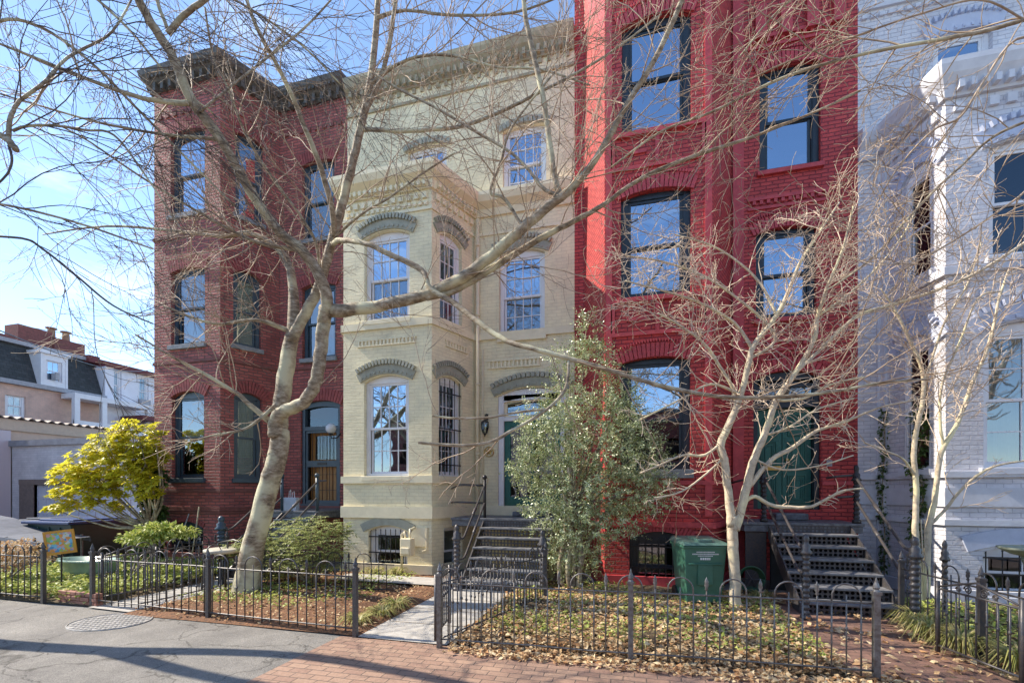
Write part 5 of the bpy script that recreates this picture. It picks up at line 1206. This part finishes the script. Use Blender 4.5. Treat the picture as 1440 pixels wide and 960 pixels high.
B.branch(bb([(1060,645,3),(1100,660,2.6,-.1),(1150,655,2.4,-.2),(1200,640,2,-.3)]),1.5,Lsp=(.2,.5))
B.branch(bb([(1053,505,4),(1090,470,3.4,.2),(1010,400,3,.3),(940,370,2.4,.3),(880,360,2,.3)]),1.8,Lsp=(.3,.9))
B.branch(bb([(1075,612,3),(1110,600,2.6,-.2),(1150,575,2.4,-.2),(1200,560,2,-.2)]),1.5,Lsp=(.2,.5))
B.finish('bare_tree','pale forked bare tree with dense fine twigs in the garden before the crimson house','tree',M['barkB'],M['twigB'],'bare winter trees')
Ct=Tree(31,dict(seg=.12,zig=.26,up=.35,levels=3,dens=[4.0,4.2,5.0,0],ang=(25,60),lr=(.35,.6),lmin=.10,lmax=[1.1,.5,.3,.2],l1=(.4,1.2),r1=.008,rmin=.0034),.62)
dB=6.9
Ct.branch(bb([(1296,872,10),(1294,855,9),(1289,800,8),(1287,740,8),(1289,690,7.5),(1285,640,7),(1290,600,6.5),(1298,560,6),(1297,520,5.5),(1280,480,4.6),(1270,458,4),(1255,430,3),(1238,405,2)]),.8,t0=.4,root=True)
Ct.branch(bb([(1303,868,10),(1303,840,9),(1304,790,8),(1306,740,8),(1315,700,7.5),(1320,655,7),(1327,628,7),(1341,605,6.5),(1355,575,6),(1366,540,5.5),(1385,500,5),(1398,455,4.5),(1405,420,3.5),(1418,380,2.5)]),.8,t0=.4,root=True)
Ct.branch(bb([(1308,738,4.5),(1330,715,4.2),(1350,690,4,-.1),(1372,670,4,-.2),(1400,655,3.5,-.3),(1450,646,3,-.4)]),.6)
Ct.branch(bb([(1286,668,3.5),(1270,645,3,-.1),(1243,633,2.8,-.2),(1215,622,2,-.2)]),.9)
Ct.branch(bb([(1327,628,4),(1322,590,4),(1325,540,3.5),(1350,480,3,-.1),(1375,420,3,-.2),(1407,410,2.5,-.2)]),1)
Ct.branch(bb([(1298,545,3.5),(1312,500,3.2),(1330,450,3,-.1),(1360,400,2.4,-.2),(1380,340,2,-.3)]),1)
for k in range(4): Ct.branch(bb([(1299+2*k,868,3),(1296+3*k,820,2.6),(1293+4*k,770,2.4),(1290+5*k,730,1.6)]),.0,6,root=True)
Ct.finish('bare_tree','slender twin stemmed bare tree before the white house corner, right of the broad steps','tree',M['barkB'],M['twigB'],'bare winter trees')
# tree whose trunk stands outside the right edge
Gt=Tree(41,dict(seg=.15,zig=.24,up=.0,levels=3,dens=[4.5,4.6,5.2,0],ang=(28,65),lr=(.3,.6),lmin=.12,lmax=[1.8,.8,.4,.2],l1=(.6,1.7),r1=.009,rmin=.0028),.62)
base=Vector((8.2,3.4,-.1)); top=Vector((7.6,3.7,3.6))
pts,rr=smooth_line([base,Vector((8.15,3.45,.4)),Vector((7.95,3.5,1.8)),top],[.24,.19,.16,.13]); Gt.limb.tube(pts,rr,12)
lb=atd(1560,-30,4.6); pts,rr=smooth_line([top,Vector((7.0,3.9,4.6)),lb],[.12,.1,.085]); Gt.limb.tube(pts,rr,10)
pts,rr=smooth_line([top,atd(1700,100,5.2),atd(1530,140,5.0)],[.11,.07,.045]); Gt.limb.tube(pts,rr,10)
pts,rr=smooth_line([top,Vector((7.6,3.8,5)),Vector((7.2,4.2,7))],[.11,.09,.05]); Gt.limb.tube(pts,rr,10)
Gt.branch([(1560,-30,4.6,11),(1490,10,4.7,8),(1440,28,4.8,7.5),(1380,45,4.9,7),(1310,58,5,6),(1205,78,5.2,5),(1100,110,5.4,4.2),(1000,158,5.6,3.6),(930,185,5.8,3),(860,235,6,2.4)],.9)
Gt.branch([(1530,140,5,6),(1440,172,5.1,5),(1392,196,5.2,4.5),(1350,235,5.3,4),(1320,262,5.35,4),(1270,315,5.4,3.6),(1240,350,5.5,3.2),(1205,380,5.6,2.6),(1160,410,5.7,2)],1.1)
Gt.branch([(1500,60,4.7,5),(1430,55,4.7,4.5),(1380,120,4.8,4),(1350,165,4.9,3.6),(1310,185,5,3.2),(1260,240,5.2,2.6),(1220,310,5.3,2)],1.1)
Gt.branch([(1440,28,4.8,4),(1380,0,4.8,3.6),(1300,18,4.9,3.2),(1200,52,5,3),(1120,82,5.2,2.6),(1040,120,5.4,2.2),(970,170,5.6,1.8)],1.1)
Gt.branch([(1530,140,5,5),(1460,250,5,4),(1400,300,5.1,3.4),(1330,345,5.2,3),(1260,385,5.3,2.4)],1.2)
Gt.branch([(1560,-30,4.6,7),(1460,-60,4.7,6),(1300,-70,4.8,5),(1180,-40,5,4),(1100,10,5.2,3),(1040,80,5.4,2.4)],1.1)
Gt.finish('bare_tree','bare tree whose limbs reach in from beyond the right edge, over the white house','tree',M['barkA'],M['twigA'],'bare winter trees')
# tree outside left edge
Ht=Tree(53,dict(seg=.18,zig=.15,up=-.12,levels=3,dens=[3.6,4.0,4.6,0],ang=(18,50),lr=(.35,.65),lmin=.15,lmax=[2.4,1.0,.5,.3],l1=(.9,2.4),r1=.008,rmin=.0026,drift=(0,0,-.05)),.85)
base=Vector((-11.9,3.7,-.1)); top=Vector((-9.4,3.5,3.4))
pts,rr=smooth_line([base,Vector((-11.8,3.65,.5)),Vector((-11.0,3.75,1.7)),Vector((-10.3,3.4,2.5)),top],[.26,.2,.17,.15,.13]); Ht.limb.tube(pts,rr,12)
e1=atd(-30,185,5.0); pts,rr=smooth_line([top,(top+e1)/2+Vector((.2,.45,-.4)),e1],[.13,.10,.07]); Ht.limb.tube(pts,rr,10)
e2=atd(-60,80,5.2); pts,rr=smooth_line([top,(top+e2)/2+Vector((-.3,-.4,.1)),e2],[.11,.08,.05]); Ht.limb.tube(pts,rr,10)
Ht.branch([(-30,185,5,9),(0,190,5,8),(14,200,5,8.5),(23,211,5,7.5)],0)
Ht.branch([(12,195,5,6),(15,165,5,5.5),(28,142,5,4.6),(60,118,5,4),(76,100,5.1,3.6),(100,78,5.2,3.4),(145,55,5.3,3),(165,35,5.3,2.6),(185,0,5.4,2)],1)
Ht.branch([(18,184,5,4),(40,177,5,3.6),(80,177,5.1,3.3),(120,183,5.2,3),(160,190,5.3,2.6),(200,240,5.4,2.2),(260,330,5.6,1.6)],1.2)
Ht.branch([(12,205,5,3),(17,225,5,3),(10,245,5,2.6),(-5,260,5,2.4)],.5)
Ht.branch([(-60,280,4.8,4),(0,287,5,3.4),(60,300,5.1,3),(130,320,5.3,2.6),(215,350,5.5,2)],1)
Ht.branch([(-60,80,5.2,6),(0,30,5.3,4.5),(60,40,5.4,4),(130,90,5.5,3.4),(190,150,5.7,3),(260,220,5.9,2.4),(330,290,6.1,1.8)],1.2)
Ht.branch([(-60,80,5.2,6),(0,-30,5.3,5),(90,-30,5.5,4),(170,30,5.7,3.2),(240,110,5.9,2.5),(300,160,6.1,1.8)],1.2)
Ht.branch([(-60,330,5.0,3),(30,335,5.2,2.8),(60,350,5.3,2.6),(110,390,5.4,2.4),(160,430,5.5,2),(215,455,5.6,1.6)],1)
Ht.branch([(0,-30,5.3,5),(100,-60,5.6,4),(220,-50,5.9,3.4),(330,0,6.2,2.8),(420,60,6.5,2.2),(480,120,6.8,1.6)],1.1)
Ht.finish('bare_tree','bare tree whose dark drooping branches hang in from beyond the left edge','tree',M['barkA'],M['twigH'],'bare winter trees')
# overhanging limbs beyond top: shadow casters and reflections across the street
for k,(x,y) in enumerate(((-13,-9),(-4,-11),(6,-9.5),(15,-10))):
    T=Tree(70+k,dict(seg=.5,zig=.18,up=.1,levels=2,dens=[1.3,1.4,0],ang=(25,55),lr=(.35,.6),lmin=.4,lmax=[3,1.6,1],l1=(1.6,3.2),r1=.04,rmin=.014))
    b=Vector((x,y,-.05)); 
    pts,rr=smooth_line([b,b+Vector((.1,0,1)),b+Vector((.2,.1,3.4))],[.3,.24,.19]); T.limb.tube(pts,rr,8)
    for q in range(6):
        a=q*1.05+k; d=Vector((math.cos(a)*.6,math.sin(a)*.6,1)).normalized(); s0=b+Vector((.2,.1,3.3))
        pp=[s0]; 
        for i in range(6): d=(d+T.vec()*.15).normalized(); pp.append(pp[-1]+d*1.05)
        T.limb.tube(pp,[.13-.017*i for i in range(7)],6)
        for i in range(1,7):
            for _ in range(3): T.grow(pp[i],(d+T.vec()*.9).normalized(),T.r.uniform(1.4,3),.035,1)
    T.finish('street_tree','bare street tree on the opposite side of the street, seen only mirrored in the windows','tree',M['barkA'],M['twigA'],'street trees opposite')
# row of brick houses opposite
for k,x in enumerate((-17,-8.5,0,8.5,17)):
    t=thing('opposite_house','brick house on the opposite side of the street, seen only mirrored in the windows','house',group='houses opposite')
    F=Facet((x+4.2,-19),(x-4.2,-19)); hs_=[(u,u+1.1,z,z+1.7,0) for u in (.9,3.6,6.3) for z in (1.2,4.2)]
    mb=MB(); wall_mesh(mb,F,-.05,7.6,hs_); 
    for G_ in (Facet((x-4.2,-19),(x-4.2,-27)),Facet((x-4.2,-27),(x+4.2,-27)),Facet((x+4.2,-27),(x+4.2,-19))): wall_mesh(mb,G_,-.05,7.6,[])
    mb.build('brick_wall',M['brickP'] if k%2 else M['brickL'],t); mb=MB(); mb.box(x-4.3,x+4.3,-27,-18.8,7.6,7.8); mb.build('roof',M['cornice'],t)

# ============ FOLIAGE
def leaf(mb,p,d,n,L,W,fold=.25):
    d=d.normalized(); s=d.cross(n)
    if s.length<1e-3: s=d.orthogonal()
    s=s.normalized(); n=s.cross(d)
    c1=p+d*L*.45
    mb.add([tuple(p),tuple(c1+s*W*.5+n*W*fold),tuple(p+d*L-n*L*.12),tuple(c1-s*W*.5+n*W*fold),tuple(c1)],[(0,1,4),(1,2,4),(2,3,4),(3,0,4)])
def leaf_cloud(mb,r,centres,count,L,W,droop=.3):
    for _ in range(count):
        c,rad=centres[min(len(centres)-1,int(r.random()*len(centres)))]
        while True:
            v=Vector((r.uniform(-1,1),r.uniform(-1,1),r.uniform(-1,1)))
            if v.length<1: break
        v=v*(.55+.45*r.random()); p=Vector((c.x+v.x*rad[0],c.y+v.y*rad[1],c.z+v.z*rad[2]))
        d=(v.normalized()+Vector((r.uniform(-1,1),r.uniform(-1,1),r.uniform(-1,1)-droop))*.8).normalized()
        n=Vector((r.uniform(-.6,.6),r.uniform(-.6,.6),1)); k=r.uniform(.7,1.25)
        leaf(mb,p,d,n,L*k,W*k)
def bush(name,label,cat,base,stems,centres,count,L,W,lm,bm,seed,twigs=0,group=None):
    t=thing(name,label,cat,group=group); r=random.Random(seed); s=MB()
    for c,rad in centres:
        if r.random()<stems:
            b=base+Vector((r.uniform(-.09,.09),r.uniform(-.06,.06),0)); m_=(b+c)/2+Vector((r.uniform(-.1,.1),r.uniform(-.1,.1),0)); pts,rr=smooth_line([b,m_,c],[.022,.014,.006],4); s.tube(pts,rr,5)
    s.build('stems',bm,t,smooth=True); mb=MB(); leaf_cloud(mb,r,centres,count,L,W); mb.build('foliage',lm,t); return t
M['leafH']=leafmat('holly_leaf',[(.15,.21,.08),(.32,.38,.16),(.58,.60,.38),(.28,.34,.15)],rough=.28,trans=.15,spec=.6)
M['leafY']=leafmat('yellow_green_leaf',[(.38,.38,.03),(.72,.64,.05),(.56,.55,.04),(.86,.74,.10)],rough=.4,trans=.5)
M['leafP']=leafmat('pale_shrub_leaf',[(.16,.22,.06),(.38,.42,.15),(.52,.52,.25),(.26,.33,.10)],rough=.45,trans=.3)
M['ivy']=leafmat('ivy_leaf',[(.04,.08,.02),(.09,.15,.03),(.06,.11,.03)],rough=.4,trans=.15)
M['ground_leaf']=leafmat('groundcover_leaf',[(.14,.22,.04),(.40,.46,.09),(.58,.58,.20),(.26,.35,.07)],rough=.5,trans=.3)
M['litter']=leafmat('dry_leaf',[(.36,.18,.08),(.62,.45,.25),(.76,.62,.40),(.48,.25,.11),(.70,.55,.33)],rough=.7,trans=.2,spec=.2)
M['blade']=leafmat('grass_blade',[(.16,.20,.04),(.40,.38,.13),(.58,.48,.24),(.22,.28,.06)],rough=.5,trans=.3)
r=random.Random(5)
# holly tree in front of houses 2/3
cen=[]; 
def ce(px,py,d,rx,rz,ry=None): cen.append((atd(px,py,d),(rx*d/FL,(ry or rx)*d/FL,rz*d/FL)))
for px,py,rx,rz in ((825,470,9,28),(842,505,26,18),(800,505,22,16),(870,560,30,28),(795,565,35,30),(840,590,48,35),(780,620,45,35),(850,640,55,38),(765,660,38,35),(810,690,55,40),(870,690,48,32),(905,650,34,26),(770,720,32,28),(815,745,45,32),(860,735,38,26),(800,780,30,20),(915,705,22,14),(735,655,16,14),(900,600,22,18),(835,790,18,14),(755,590,22,20),(925,680,18,12)):
    ce(px,py,8.0+r.uniform(-.3,.2),rx,rz)
base=onG(806,832)
t=thing('holly_tree','bushy evergreen holly with glossy small leaves between the cream and crimson houses','tree'); mb=MB()
for k in range(7):
    a=base+Vector((.035*(k-3),.03*math.sin(k*2),-.03)); b=a+Vector((.03*(k-3),.02,.75)); c=cen[[3,4,5,6,7,9,10][k]][0]; pts,rr=smooth_line([a,b,c],[.045,.04,.012]); mb.tube(pts,rr,7)
for c,rad in cen:
    b=base+Vector((0,0,1.2+.4*r.random())); pts,rr=smooth_line([b,(b+c)/2+Vector((0,0,.1)),c+Vector((0,0,rad[2]*.6))],[.02,.012,.004],4); mb.tube(pts,rr,5)
mb.build('trunk',M['barkA'],t,smooth=True)
mb=MB()
# leaves arranged along sprigs
for c,rad in cen:
    vol=(rad[0]*rad[2])**.5; 
    for _ in range(int(105*(rad[0]*FL/8/30)*(rad[2]*FL/8/25))+24):
        while True:
            v=Vector((r.uniform(-1,1),r.uniform(-1,1),r.uniform(-1,1)))
            if v.length<1: break
        p=Vector((c.x+v.x*rad[0],c.y+v.y*rad[1],c.z+v.z*rad[2])); d=(v+Vector((r.uniform(-.5,.5),r.uniform(-.5,.5),r.uniform(-.2,.6)))).normalized()
        n_=r.randint(7,13); st_=r.uniform(.018,.026); 
        for j in range(n_):
            p=p+d*st_; d=(d+Vector((r.uniform(-.15,.15),r.uniform(-.15,.15),r.uniform(-.15,.12)))).normalized()
            s=d.orthogonal().normalized(); s=(Matrix.Rotation(j*2.4,3,d)@s); k=r.uniform(.75,1.2)
            leaf(mb,p,(d*.6+s).normalized(),d,.052*k,.024*k,.15)
mb.build('foliage',M['leafH'],t); print('holly faces',len(mb.f))
# yellow green tree at the left
cen=[]
for px,py,rx,rz in ((185,612,30,20),(218,612,14,14),(150,632,30,20),(118,655,26,18),(92,668,22,14),(175,650,34,26),(205,650,24,26),(140,672,28,18),(85,692,18,10),(98,712,18,8),(75,716,10,5),(160,685,22,14),(225,640,12,16),(205,685,22,16),(115,690,20,12),(165,712,12,6),(130,705,14,8)):
    ce(px,py,10.6+r.uniform(-.3,.3),rx,rz)
base=Vector((-10.95,8.35,0)); t=thing('evergreen_tree','small bright yellow green leaved tree at the left corner of the dark brick house','tree'); mb=MB()
for c,rad in cen: 
    b=base+Vector((r.uniform(-.05,.05),0,-.03)); pts,rr=smooth_line([b,base+Vector((-.1,-.05,.8)),(base+c)/2+Vector((.15,0,.25)),c],[.05,.04,.022,.007]); mb.tube(pts,rr,6)
mb.build('trunk',M['barkA'],t,smooth=True)
mb=MB()
for c,rad in cen:
    rad=(rad[0]*1.12,rad[1]*.9,rad[2]*1.2)
    for _ in range(int(rad[0]*rad[2]*430)+8):
        while True:
            v=Vector((r.uniform(-1,1),r.uniform(-1,1),r.uniform(-1,1)))
            if v.length<1: break
        p=Vector((c.x+v.x*rad[0],c.y+v.y*rad[1],c.z+v.z*rad[2])); k0=r.uniform(0,6); ax=Vector((r.uniform(-.9,.5),r.uniform(-.9,.3),1)).normalized(); e1_=ax.orthogonal().normalized(); e2_=ax.cross(e1_)
        for j in range(8):
            a=k0+j*.785; d=e1_*math.cos(a)+e2_*math.sin(a)+ax*r.uniform(-.3,.4); leaf(mb,p,d,ax,r.uniform(.09,.15),.062,.1)
mb.build('foliage',M['leafY'],t); print('yellow faces',len(mb.f))
# pale shrub
cen=[]
for px,py,rx,rz in ((400,752,38,22),(440,742,42,18),(470,762,32,24),(375,775,38,22),(425,778,48,24),(350,770,30,16),(330,775,22,14),(460,785,30,18),(485,745,15,14),(395,800,30,14)):
    ce(px,py,8.5+r.uniform(-.3,.3),rx,rz)
base=atd(440,810,8.6); base.z=0
t=bush('shrub','rounded pale green leaved shrub behind the leaning tree, before the dark brick house steps','shrub',base,1,cen,10,.07,.03,M['leafP'],M['barkA'],3)
mb=MB()
for c,rad in cen:
    for _ in range(int(rad[0]*rad[2]*1300)+14):
        while True:
            v=Vector((r.uniform(-1,1),r.uniform(-1,1),r.uniform(-1,1)))
            if v.length<1: break
        p=Vector((c.x+v.x*rad[0],c.y+v.y*rad[1],c.z+v.z*rad[2])); k0=r.uniform(0,6)
        for j in range(6):
            a=k0+j*1.05; d=Vector((math.cos(a),math.sin(a),r.uniform(-.35,.15))); leaf(mb,p,d,Vector((0,0,1)),r.uniform(.06,.095),.026,.1)
for ch in list(t.children):
    if ch.name.startswith('foliage'): bpy.data.objects.remove(ch)
mb.build('foliage',M['leafP'],t)
# ivy
def ivy(label,cs,count,seed,L=.075):
    t=thing('ivy',label,'ivy'); mb=MB(); rr=random.Random(seed); s=MB()
    leaf_cloud(mb,rr,cs,count,L,L*.9,.5); mb.build('foliage',M['ivy'],t)
    pts=[c for c,_ in cs]; pts=sorted(pts,key=lambda v:v.z); pts=[Vector((pts[0].x,pts[0].y,0))]+pts; s.tube(pts,.012,5); s.build('stems',M['barkA'],t)
cs=[(onY(214+(y-640)*.02,y,8.6)+Vector((r.uniform(-.12,.22),-.05,0)),(.30,.2,.28)) for y in range(640,790,10)]+[(onY(205,y,8.5),(.45,.3,.25)) for y in (760,775,785)]
ivy('dark green ivy climbing the left corner of the dark brick house',cs,4200,4,.10)
cs=[(Vector((*wl.P(.12+.03*math.sin(i),0,.05)[:2],3.1-.3*i)),(.10,.06,.2)) for i in range(10)]; ivy('thin ivy strand climbing the recessed part of the white house beside the step rail',cs,500,6,.06)
cs=[(Vector((*wl.P(wl.L-.42+.08*math.sin(i*1.7),0,.05)[:2],3.0-.28*i)),(.16,.08,.2)) for i in range(10)]; ivy('ivy on the white bay corner behind the slender twin stemmed tree',cs,1100,7,.06)
# ground covers
def groundleaves(name,label,x0,x1,y0,y1,count,L,W,m,seed,z=.03,zr=.05,dens=None,up=.4):
    mb=MB(); rr=random.Random(seed)
    from mathutils import noise
    k=0
    while k<count:
        x=rr.uniform(x0,x1);y=rr.uniform(y0,y1)
        if dens and noise.noise(Vector((x*1.3,y*1.3,seed)))<dens-rr.random()*.5: 
            k+=.3; continue
        k+=1; p=Vector((x,y,z+rr.random()*zr)); a=rr.uniform(0,6.28); s=rr.uniform(.6,1.3)
        leaf(mb,p,Vector((math.cos(a),math.sin(a),rr.uniform(-.3,up))),Vector((rr.uniform(-.7,.7),rr.uniform(-.7,.7),1)),L*s,W*s,rr.uniform(-.3,.5))
    o=mb.build(name,m); tag(o,label,'ground cover',kind='stuff'); return o
groundleaves('fallen_leaves','dry tan and rust fallen leaves covering the garden before the crimson house',-2.0,1.98,4.95,8.2,10000,.066,.045,M['litter'],1,.05,.05)
groundleaves('fallen_leaves','dry fallen leaves drifted along the sidewalk under the silvery fence',-2.0,2.4,4.62,5.05,1900,.062,.042,M['litter'],2,.005,.05)
groundleaves('fallen_leaves','dry leaves scattered on the crimson house path and right hand garden',2.02,6.5,4.9,8.0,1500,.08,.05,M['litter'],3,.02,.04,.1)
groundleaves('fallen_leaves','scattered brown leaf bits on the mulch under the leaning tree',-7.0,-3.25,4.95,8.4,2600,.05,.03,M['litter'],4,.04,.03)
groundleaves('ground_cover','bright green low ground cover among the fallen leaves before the crimson house',-1.9,1.95,5.2,8.6,3500,.07,.03,M['ground_leaf'],5,.05,.08,.12,1.0)
groundleaves('ground_cover','sunlit ivy and pachysandra bed behind the far left fence',-12.2,-8.02,5.15,8.4,9000,.09,.055,M['ground_leaf'],6,.06,.16,None,.8)
groundleaves('ground_cover','small green weeds around the foot of the leaning tree',-7.0,-4.2,5.6,8.6,2600,.06,.035,M['ground_leaf'],7,.04,.08,.2,1.0)
groundleaves('ground_cover','yellow green ground cover in the garden at the right edge',3.65,6.5,4.95,8.2,4000,.09,.03,M['ground_leaf'],8,.04,.12,None,1.2)
# shrub tangle at far left
cs=[(atd(px,py,8.3),(.35,.3,.2)) for px,py in ((5,775),(30,770),(55,778),(20,790),(200,752),(175,748),(150,760))]
t=bush('shrub','tangled low shrub behind the fence at the far left','shrub',Vector((cs[0][0].x,cs[0][0].y,0)),1,cs[:4],900,.07,.04,M['litter'],M['barkA'],8)
t=bush('shrub','low yellow green shrub in front of the ivy covered corner','shrub',Vector((cs[5][0].x,cs[5][0].y,0)),1,[(c+Vector((0,.6,0)),(.6,.3,.13)) for c,_ in cs[4:]],1600,.09,.05,M['ground_leaf'],M['barkA'],9)
# tuft grasses
def tuft(x,y,label,n=130,h=.34,sp=.3,seed=1,group='strappy grass clumps'):
    mb=MB(); rr=random.Random(seed)
    for _ in range(n):
        a=rr.uniform(0,6.283); d=Vector((math.cos(a),math.sin(a),0)); b=Vector((x,y,.0))+d*rr.uniform(0,.07); L=rr.uniform(.6,1.1); w=rr.uniform(.005,.009); s=Vector((-d.y,d.x,0))*w
        p1=b+d*sp*.25*L+Vector((0,0,h*.7*L)); p2=b+d*sp*.65*L+Vector((0,0,h*.85*L)); p3=b+d*sp*1.1*L+Vector((0,0,h*.35*L*rr.uniform(.2,1.4)))
        mb.add([tuple(v) for v in (b-s,b+s,p1-s,p1+s,p2-s*.8,p2+s*.8,p3)],[(0,1,3,2),(2,3,5,4),(4,5,6)])
    tag(mb.build('grass_clump',M['blade'],smooth=True),label,'grass clump',group)
for k,(x,y,l) in enumerate(((3.42,6.9,'arching strappy grass clump at the foot of the slender twin stemmed tree'),(3.3,6.45,'straw tipped grass clump along the crimson house path, second from the slender tree'),(3.36,6.0,'straw tipped grass clump along the crimson house path, behind the open scroll gate'),(3.55,5.5,'grass clump behind the fence at the right, nearest the sidewalk'))): tuft(x,y,l,170,.30,.32,k+1)
for k,(x,y,l) in enumerate(((-3.45,6.2,'grass clump edging the pale concrete path, nearest the cream house'),(-3.42,5.75,'middle of the grass clumps edging the pale concrete path'),(-3.5,5.3,'grass clump edging the pale concrete path, nearest the sidewalk'))): tuft(x,y,l,120,.16,.26,k+11)
for k,(x,y,l) in enumerate(((-5.2,8.45,'grass clump under the cream basement window, left'),(-4.7,8.5,'grass clump under the cream basement window, right'),(1.9,8.0,'grass tuft left of the broad iron steps'))): tuft(x,y,l,120,.2,.25,k+21)
for k in range(9):
    x=r.uniform(-1.7,1.8);y=r.uniform(5.1,6.6); tuft(x,y,'small green bulb shoots rising among the fallen leaves behind the silvery fence',22,.17,.06,k+41,'bulb shoots')
# ============ CAMERA, LIGHT, SKY
cam=bpy.data.cameras.new('camera'); co=bpy.data.objects.new('camera',cam); C.objects.link(co); co.location=(0,0,H); co.rotation_euler=(R(90),0,TH)
cam.sensor_width=36; cam.lens=FL/1440*36; cam.shift_y=(HY-480)/1440; cam.clip_end=3000; cam.clip_start=.05; sc.camera=co
EL=R(42); AZ=R(3.8)
S=Vector((-math.cos(EL)*math.cos(AZ),-math.cos(EL)*math.sin(AZ),math.sin(EL)))
sl=bpy.data.lights.new('sun','SUN'); sl.energy=SUN_E; sl.angle=R(.53); sl.color=(1,.90,.75); so=bpy.data.objects.new('sun',sl); C.objects.link(so); so.rotation_euler=S.to_track_quat('Z','Y').to_euler()
w=bpy.data.worlds.new('World'); sc.world=w; w.use_nodes=True; nt=w.node_tree; bg=nt.nodes['Background']
sky=nt.nodes.new('ShaderNodeTexSky'); sky.sky_type='NISHITA'; sky.sun_disc=False; sky.sun_elevation=EL; sky.sun_rotation=math.atan2(S.x,S.y); sky.air_density=.9; sky.dust_density=.05; sky.ozone_density=2.0; sky.altitude=50
tc=nt.nodes.new('ShaderNodeTexCoord'); mp=nt.nodes.new('ShaderNodeMapping'); mp.inputs['Scale'].default_value=(1.5,1.5,5); no=nt.nodes.new('ShaderNodeTexNoise'); no.inputs['Scale'].default_value=1.7; no.inputs['Detail'].default_value=9; no.inputs['Roughness'].default_value=.62
rp=nt.nodes.new('ShaderNodeValToRGB'); rp.color_ramp.elements[0].position=.55; rp.color_ramp.elements[1].position=.78; rp.color_ramp.elements[1].color=(.6,.6,.6,1)
mx=nt.nodes.new('ShaderNodeMixRGB'); mx.inputs[2].default_value=(5.5,5.8,6.2,1)
L_=nt.links; L_.new(tc.outputs['Generated'],mp.inputs[0]); L_.new(mp.outputs[0],no.inputs['Vector']); L_.new(no.outputs['Fac'],rp.inputs[0]); L_.new(rp.outputs[0],mx.inputs[0]); L_.new(sky.outputs[0],mx.inputs[1]); L_.new(mx.outputs[0],bg.inputs['Color']); bg.inputs['Strength'].default_value=SKY_S
vs=sc.view_settings; vs.view_transform='Standard'; vs.look='None'; vs.gamma=1; vs.use_curve_mapping=False; vs.exposure=EXPO
sc.cycles.max_bounces=8; sc.cycles.transparent_max_bounces=8; sc.cycles.use_denoising=True
# ============ put every thing's origin at its base
def meshes(o):
    out=[o] if o.type=='MESH' else []
    for c in o.children: out+=meshes(c)
    return out
done=set()
for o in [x for x in C.objects if x.parent is None and x.type in ('EMPTY','MESH')]:
    if o.get('kind')=='structure': continue
    ms=meshes(o)
    if not ms or o.location.length>1e-6: continue
    x0=y0=z0=1e9;x1=y1=-1e9
    for m_ in ms:
        for v in m_.data.vertices:
            c=v.co; x0=min(x0,c.x);x1=max(x1,c.x);y0=min(y0,c.y);y1=max(y1,c.y);z0=min(z0,c.z)
    T=Matrix.Translation((-(x0+x1)/2,-(y0+y1)/2,-z0))
    for m_ in ms:
        if m_.data.name not in done: m_.data.transform(T); done.add(m_.data.name)
    o.location=((x0+x1)/2,(y0+y1)/2,z0)
